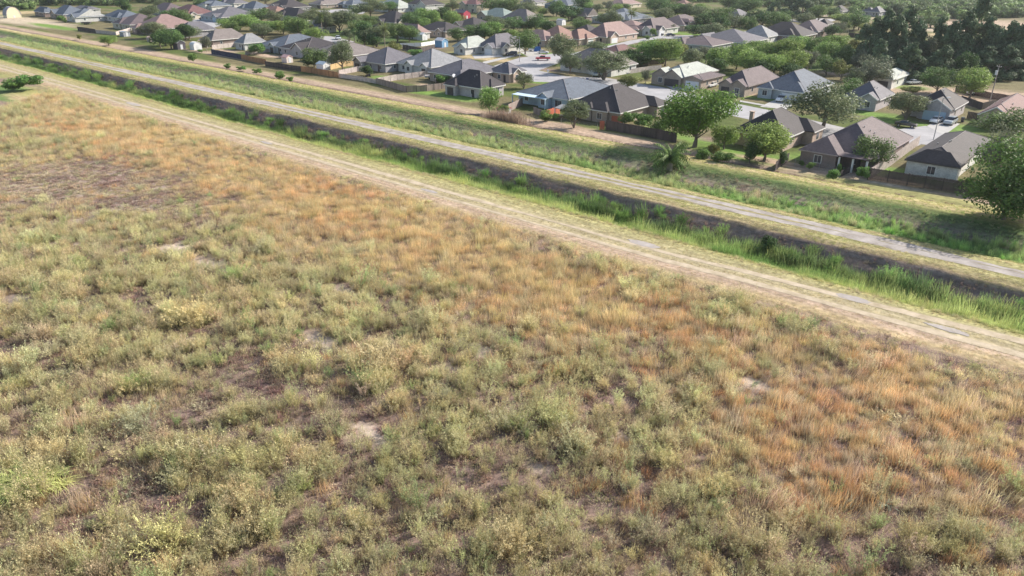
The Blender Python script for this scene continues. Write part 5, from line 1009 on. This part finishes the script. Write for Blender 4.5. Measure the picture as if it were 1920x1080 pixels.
def meadow():
    n0 = 170000
    y = RNG.uniform(22, 235, n0); x = RNG.uniform(-215, 75, n0)
    k = in_view(x, y); x, y = x[k], y[k]; s, t = st(x, y)
    edge = -28.6 + bend(s) * .6 + (fbm(s * .1, t * 0, 60) - .5) * 2.4; k = (t < edge); qx = 960 + FPX * x / (y * CP + CAM_H * SP); qy = 540 - FPX * (y * SP - CAM_H * CP) / (y * CP + CAM_H * SP); k &= ~((qx < 130) & (qy < 208 - .38 * np.maximum(qx, 0)))
    x, y, s, t = x[k], y[k], s[k], t[k]; far = np.clip((y - 60) / 130, 0, 1)
    px = 960 + FPX * x / (y * CP + CAM_H * SP); py = 540 - FPX * (y * SP - CAM_H * CP) / (y * CP + CAM_H * SP)
    # what grows where: broad zones from the photograph, broken up by noise
    a1 = fbm(x * .22, y * .22, 70); a2 = fbm(x * .07, y * .09, 71); a3 = fbm(x * .5, y * .5, 72); a4 = fbm(x * .16, y * .12, 73)
    g = lambda cx, cy, rx, ry: np.exp(-((px - cx) / rx) ** 2 - ((py - cy) / ry) ** 2)
    belt = np.exp(-((t + 41) / 11.5) ** 2) * np.clip((px + 150) / 500, .3, 1) * np.clip((1500 - px) / 500, .45, 1.0)
    straw = .1 + 1.55 * belt + 1.15 * g(1520, 850, 270, 120) + .6 * g(1850, 720, 240, 90) + .5 * g(850, 470, 320, 80) + .2 * g(1150, 640, 400, 110) + .4 * g(1750, 1000, 300, 90) + (a1 - .5) * 1.9 + .02
    mauve = 1.3 * g(120, 350, 380, 60) + .35 * g(350, 560, 400, 80) + .25 * g(400, 850, 500, 200) + (a4 - .5) * 2.4 + .06 + .12 * np.clip((py - 500) / 400, 0, 1)
    bushy = .55 + .45 * g(420, 620, 600, 210) + .25 * g(500, 950, 700, 200) + .55 * g(1300, 610, 380, 110) + .35 * g(1650, 700, 300, 60) + .35 * g(1800, 1010, 250, 80) + .2 * g(1000, 560, 300, 90) - .9 * g(120, 350, 400, 70) + (a3 - .5) * 2.0 + (a2 - .5) * 1.0 - .7 * belt
    for q in MAUVE[2:]: mauve = mauve + 1.1 * pxmask(x, y, q[0], q[1], q[2] * 1.25, q[3] * 1.3)
    bare = np.zeros(len(x))
    for q in BARE: bare = np.maximum(bare, pxmask(x, y, *q))
    sc_ = np.stack([bushy, straw, mauve], 1) + RNG.gumbel(0, .28, (len(x), 3)); sp = sc_.argmax(1)
    keep = (RNG.uniform(0, 1, len(x)) > bare * .96) & ~((sp == 2) & (RNG.uniform(0, 1, len(x)) < .25)) & (fbm(x * .33, y * .33, 90) + a3 * .4 > .38)
    keep &= RNG.uniform(0, 1, len(x)) < np.where(t > -34, .9, 1)
    x, y, s, t, px, py, sp, a1, a2, a3, a4, far, mauve, belt = [q[keep] for q in (x, y, s, t, px, py, sp, a1, a2, a3, a4, far, mauve, belt)]; n = len(x)
    idx = np.where(sp == 0, RNG.integers(0, 4, n), np.where(sp == 1, RNG.integers(4, 7, n), RNG.integers(7, 9, n)))
    dense = (sp == 0) & (RNG.uniform(0, 1, n) < .3); idx[dense] = RNG.integers(14, 16, dense.sum())
    u_ = RNG.uniform(0, 1, n); q_ = (sp == 0) & (u_ < .34); idx[q_] = RNG.integers(16, 18, q_.sum()); q_ = (sp == 0) & (u_ > .92); idx[q_] = RNG.integers(18, 20, q_.sum())
    col = np.zeros((n, 3)); r = RNG.uniform(0, 1, n)
    warm = np.clip((fbm(x * .12, y * .12, 77) - .5) * 4 + .15 + .5 * np.exp(-((px - 1550) / 350) ** 2 - ((py - 850) / 150) ** 2) + .2 * np.exp(-((px - 800) / 300) ** 2 - ((py - 450) / 60) ** 2), 0, 1)[:, None]
    gl = np.clip((fbm(x * .3, y * .3, 78) - .5) * 4 + .5, 0, 1)[:, None]; c0 = C_PALE * (1 - gl * .55) + C_GREEN * gl * .55; c0 = np.where((r < .05)[:, None], C_FRESH, c0); c0 = np.where((r > .93)[:, None], C_TAN * .85, c0)
    nearg = np.clip((py - 620) / 460, 0, 1)[:, None]; c0 = c0 * (1 - nearg * .12) + C_OLIV * nearg * .12
    c1 = C_STRAW * (1 - warm) + C_ORNG * warm; c1 = np.where((RNG.uniform(0, 1, n) < .48)[:, None], C_TAN, c1); c1 = c1 + (C_STRAW * 1.08 - c1) * (.5 * belt[:, None])
    c2 = C_MAUV * (.8 + .5 * a1[:, None]); c2 = np.where((RNG.uniform(0, 1, n) < .25)[:, None], C_GREY, c2)
    col = np.where((sp == 0)[:, None], c0, np.where((sp == 1)[:, None], c1, c2)); col = jit(col, n) * (.80 + .34 * fbm(x * .6, y * .6, 79)[:, None]) * (1.06 - .08 * nearg)
    big = np.exp(RNG.normal(0, .28, n)) * (.52 + .72 * a3); big = np.where(sp == 1, big * .9, big); low = np.clip(1 - .55 * np.exp(-((px - 120) / 400) ** 2 - ((py - 350) / 60) ** 2), .4, 1); low = low * np.clip((-28 - t) / 3, .35, 1)
    S = np.stack([big * 1.0, big * 1.0, big * low * np.where(sp == 0, .95, 1)], 1)
    z = (fbm(s * .3, t * .3, 12) - .5) * .12
    tilt = RNG.normal(0, .15, (n, 2)); P = np.stack([x, y, z], 1)
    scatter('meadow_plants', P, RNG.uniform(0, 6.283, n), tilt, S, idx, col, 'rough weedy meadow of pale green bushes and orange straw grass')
    return n
nm_ = meadow()
def litter():
    n0 = 150000; y = RNG.uniform(22, 215, n0); x = RNG.uniform(-205, 70, n0); k = in_view(x, y); x, y = x[k], y[k]; s, t = st(x, y); k = t < -28.3 + bend(s) * .6; x, y, s, t = x[k], y[k], s[k], t[k]
    qx = 960 + FPX * x / (y * CP + CAM_H * SP); qy = 540 - FPX * (y * SP - CAM_H * CP) / (y * CP + CAM_H * SP); k = ~((qx < 130) & (qy < 208 - .38 * np.maximum(qx, 0))) & (RNG.uniform(0, 1, len(x)) > .35)
    bare = np.zeros(len(x))
    for q in BARE: bare = np.maximum(bare, pxmask(x, y, *q))
    k &= RNG.uniform(0, 1, len(x)) > bare * .9; x, y, s, t = x[k], y[k], s[k], t[k]; n = len(x)
    f = fbm(x * .2, y * .2, 95)[:, None] + RNG.normal(0, .12, (n, 1)); col = np.where(f > .52, C_TAN * .9, np.where(f > .44, C_OLIV, C_MAUV)); col = jit(col, n, .22)
    S = np.exp(RNG.normal(0, .25, (n, 1))) * np.array((1.1, 1.1, .9)); idx = np.where(RNG.uniform(0, 1, n) < .5, RNG.integers(7, 9, n), RNG.integers(12, 14, n))
    scatter('meadow_litter', np.stack([x, y, (fbm(s * .3, t * .3, 12) - .5) * .12], 1), RNG.uniform(0, 6.283, n), RNG.normal(0, .15, (n, 2)), S, idx, col, 'low dry litter and twiggy growth under the meadow plants')
litter()
def band(name, n, t0, t1, kinds, cfun, hfun, label, dens=None, s0=-420, s1=110, zoff=0):
    s = RNG.uniform(s0, s1, n); t = RNG.uniform(t0, t1, n); x, y = xy(s, t); k = in_view(x, y, 18)
    if dens is not None: k &= RNG.uniform(0, 1, n) < dens(s, t)
    s, t, x, y = s[k], t[k], x[k], y[k]; n = len(s)
    zz = prof(t + (fbm(s * .12, t * .1, 3) - .5) * 1.2) + zoff; idx = RNG.choice(kinds, n); col = jit(cfun(s, t, n), n); b = hfun(s, t, n)
    scatter(name, np.stack([x, y, zz], 1), RNG.uniform(0, 6.283, n), RNG.normal(0, .08, (n, 2)), np.stack([b * .9, b * .9, b], 1), idx, col, label); return n
cg = np.array((.21, .33, .10)); cy = np.array((.48, .53, .21)); cdg = np.array((.16, .24, .10)); cbr = np.array((.31, .225, .19))
def mix(a, b, f): f = np.clip(f, 0, 1)[:, None]; return a * (1 - f) + b * f
band('canal_reeds', 30000, -17.2, -8.8, [9, 10, 11, 9, 10, 14], lambda s, t, n: mix(mix(cg, cy, (fbm(s * .06, t * .2, 31) - .42) * 4), cdg, (t + 12) / 4 + (fbm(s * .3, t * .5, 32) - .5) * 2), lambda s, t, n: (.6 + 1.0 * fbm(s * .25, t * .3, 33)) * np.exp(RNG.normal(0, .15, n)) * np.clip((t + 17.6) / 2, .35, 1) * np.clip(1.0 + s / 500, .6, 1), 'tall green reeds filling the canal bed', dens=lambda s, t: np.clip(fbm(s * .14, t * .35, 55) * 3.4 - .7 + (-12 - t) * .12, .06, 1))
band('canal_edge_grass', 12000, -19.2, -16.2, [12, 13, 4, 5], lambda s, t, n: mix(C_TAN * .9, np.array((.54, .60, .24)), (t + 19.2) / 2.4 + (fbm(s * .3, t * 0, 34) - .5) * 1.5), lambda s, t, n: np.clip((t + 19.4) / 3, .15, 1) * .55 + .12, 'grass fringe along the near canal edge')
band('canal_shrubs', 2600, -14.5, -6.8, [14, 15, 18, 19, 10], lambda s, t, n: mix(cg * 1.25, np.array((.10, .17, .06)), (fbm(s * .3, t * .5, 52) - .4) * 5), lambda s, t, n: .7 + .9 * RNG.uniform(0, 1, n) ** 2, 'dark and bright leafy shrubs along the canal bed', dens=lambda s, t: np.clip(fbm(s * .1, t * .2, 53) * 2.5 - .7, .05, 1))
band('bank_scrub', 9000, -10.5, -4.8, [7, 8, 7, 14, 12], lambda s, t, n: mix(cbr, cdg * .9, (fbm(s * .12, t * .3, 35) - .45) * 3.5 - (t + 10) / 12), lambda s, t, n: (.35 + .7 * fbm(s * .2, t * .3, 36)) * np.clip((-4.2 - t) / 3, .25, 1.1), 'dark dry scrub on the shaded far canal bank', dens=lambda s, t: np.clip(fbm(s * .15, t * .3, 37) * 1.6 - .15, .15, 1))
band('swale_grass', 16000, 4.2, 11.5, [9, 10, 11, 4, 5, 12, 13, 12], lambda s, t, n: mix(mix(np.array((.46, .52, .25)), np.array((.22, .50, .10)), (s + 60) / 110 + (fbm(s * .1, t * .3, 38) - .5) * 2), C_TAN, (fbm(s * .3, t * .4, 39) - .62) * 4), lambda s, t, n: (.22 + .45 * fbm(s * .2, t * .3, 40)) * np.exp(RNG.normal(0, .25, n)), 'green and pale tufted grass in the swale beyond the gravel road', dens=lambda s, t: np.clip((t - 3.5) / 3, .2, 1))
band('swale_scrub', 13000, 10.5, 18.2, [7, 8, 14, 15, 12], lambda s, t, n: mix(mix(cdg * 1.9, C_PALE * .7, (t - 13) / 5), cbr * 1.2, (fbm(s * .2, t * .35, 41) - .5) * 4), lambda s, t, n: (.28 + .4 * fbm(s * .2, t * .3, 42)) * np.clip((18.8 - t) / 3, .3, 1), 'dark green and brown scrub on the swale slope')
band('mown_grass', 60000, -28.5, -17.5, [12, 13], lambda s, t, n: mix(np.array((.58, .51, .29)), np.array((.66, .54, .36)), (-22 - t) / 6 + (fbm(s * .2, t * .6, 43) - .5) * 1.5), lambda s, t, n: .2 + .2 * RNG.uniform(0, 1, n), 'short mown grass beside the dirt tracks', dens=lambda s, t: np.where((np.abs(t - bend(s) * .9 + 25.1) < .75) | (np.abs(t - bend(s) * 1.2 + 22.7) < .75) | (t < -28.6 + bend(s) * .5), .03, .9) * np.clip(fbm(s * .3, t * .8, 44) * 2 - .1, .3, 1))
band('verge_grass', 16000, 1.9, 5.0, [12, 13], lambda s, t, n: mix(np.array((.50, .50, .22)), C_TAN, (fbm(s * .2, t * .6, 45) - .5) * 3 + .3), lambda s, t, n: .3 + .25 * RNG.uniform(0, 1, n), 'short grass verge beyond the gravel road')
band('levee_grass', 14000, -5.2, -1.9, [12, 13], lambda s, t, n: mix(np.array((.50, .50, .22)), C_TAN, (fbm(s * .2, t * .6, 46) - .5) * 3 + .3), lambda s, t, n: .3 + .25 * RNG.uniform(0, 1, n), 'short dry grass between canal bank and gravel road')
band('crest_grass', 18000, 17.8, 23.6, [12, 13], lambda s, t, n: mix(np.array((.56, .54, .25)), np.array((.38, .50, .17)), (20 - t) / 3 + (fbm(s * .1, t * .5, 47) - .5) * 2), lambda s, t, n: .3 + .3 * RNG.uniform(0, 1, n), 'pale short grass along the crest before the houses')
band('ditch_scrub', 5000, 23.6, 26.4, [7, 8, 12, 13], lambda s, t, n: mix(cbr * 1.3, C_TAN * .8, (fbm(s * .2, t * .5, 48) - .5) * 3), lambda s, t, n: .35 + .5 * RNG.uniform(0, 1, n), 'brown scrub in the little ditch behind the yards', dens=lambda s, t: np.clip(1.3 - (s + 60) / 60, .1, 1), s1=20)

# ------------------------------------------------------------------ far woods (stuff)
def woods():
    me = [crown_mesh('crown', leafmat('far_leaf', (.23, .32, .12), .0, .25), 900 + i, n=900, lobes=9, base=.0, leaf=.06) for i in range(3)]
    me2 = [crown_mesh('crown', leafmat('far_leaf_olive', (.15, .19, .095), .0, .25), 920 + i, n=900, lobes=9, base=.0, leaf=.06) for i in range(2)]
    col = bpy.data.collections.new('far_trees')
    for i, m in enumerate(me + me2): o = bpy.data.objects.new('far_%02d' % i, m); col.objects.link(o)
    global PL; keep = PL; PL = col; P = []; S = []
    rng = np.random.default_rng(5)
    for _ in range(26000):
        y = rng.uniform(300, 1150); x = rng.uniform(-.78, .78) * y + rng.uniform(-20, 20); px, py = PIX(x, y, 0)
        d = 0
        if py < 3 and px < 420: d = 1
        if px < 62 and py < 19: d = 1
        if px < 330 and py < 11 - (px > 230) * 4: d = 1
        if py < -3: d = 1
        if px > 1215 and py < 5: d = 1
        if px > 1380 and py < 14 and not 1560 < px < 1600: d = 1
        if px > 1520 and py < 10 + (px - 1520) * .02: d = 1
        if px > 1600 and py < 30 and not (px > 1830 and py > 26): d = 1
        if px > 1690 and py < 40 and px < 1830: d = 1
        if px > 1825 and 22 < py < 34: d = 1 if py < 34 else 0
        if 1840 < px < 1880 and 2 < py < 9: d = 0
        if not d: continue
        h = rng.uniform(4, 8.5) * (1.15 if py < -5 else 1); w_ = h * rng.uniform(.9, 1.6); P.append((x, y, -.2)); S.append((w_, w_, h))
    n = len(P); P = np.array(P); S = np.array(S); scatter('far_wood', P, rng.uniform(0, 6.28, n), np.zeros((n, 2)), S, rng.integers(0, 5, n), np.ones((n, 3)), 'unbroken green brush and woodland behind the estate'); PL = keep
    return n
nw = woods()
hz = MB(); hz.box(-1500, 1500, -60, 1900, -6, 48); hm = bpy.data.materials.new('haze'); n_ = nodes(hm); o_ = n_.nodes.new('ShaderNodeOutputMaterial'); v_ = n_.nodes.new('ShaderNodeVolumePrincipled')
v_.inputs['Color'].default_value = (.86, .92, 1, 1); v_.inputs['Density'].default_value = .00008; v_.inputs['Anisotropy'].default_value = .3; n_.links.new(v_.outputs[0], o_.inputs['Volume'])
ho = hz.build('haze', hm); ho['kind'] = 'stuff'; ho['label'] = 'thin pale summer haze over the far houses'
# ------------------------------------------------------------------ labels of the many trees: what they stand beside
def auto_labels():
    gen = {}
    for rec in TREES:
        root, px, py, h, w_, look, lab = rec
        if lab: continue
        best = None
        for hr, c, W, D, short, hp in HOUSES:
            d = math.hypot((hp[0] - px) * 1.0, (hp[1] - py) * 2.0)
            if best is None or d < best[0]: best = (d, short, hp)
        dx, dy = px - best[2][0], py - best[2][1]
        rel = ('left of' if dx < 0 else 'right of') if abs(dx) > abs(dy) * 1.6 else ('in front of' if dy > 0 else 'behind')
        size = '' if look.startswith('low') or len((look + rel + best[1]).split()) > 8 else ('tall ' if h > 9 else 'small ' if h < 4.5 else '')
        gen.setdefault(f'{size}{look} {rel} {best[1]}', []).append(rec)
    for k, rs in gen.items():
        rs.sort(key=lambda r: r[1])
        if len(rs) == 1: rs[0][0]['label'] = k; continue
        if len(rs) == 2: names = ['left one', 'right one']
        else:
            o_ = ['leftmost', 'second from left', 'third from left', 'fourth from left', 'fifth from left', 'sixth from left', 'seventh from left', 'eighth from left', 'ninth from left', 'tenth from left', 'eleventh from left', 'twelfth from left']
            names = [o_[i] for i in range(len(rs))]; names[-1] = 'rightmost'; names = [q_.replace('second from left', 'second').replace(' from left', '') for q_ in names] if len(k.split()) > 12 else names
        for r, nme in zip(rs, names): r[0]['label'] = f'{k}, {nme}'
auto_labels()
print('things', len(THINGS), 'meadow', nm_, 'woods', nw)
from collections import Counter
print([k for k, v in Counter(o.get('label') for o in THINGS).items() if v > 1][:10])
print('long', [o['label'] for o in THINGS if not 4 <= len(o['label'].split()) <= 16][:10])
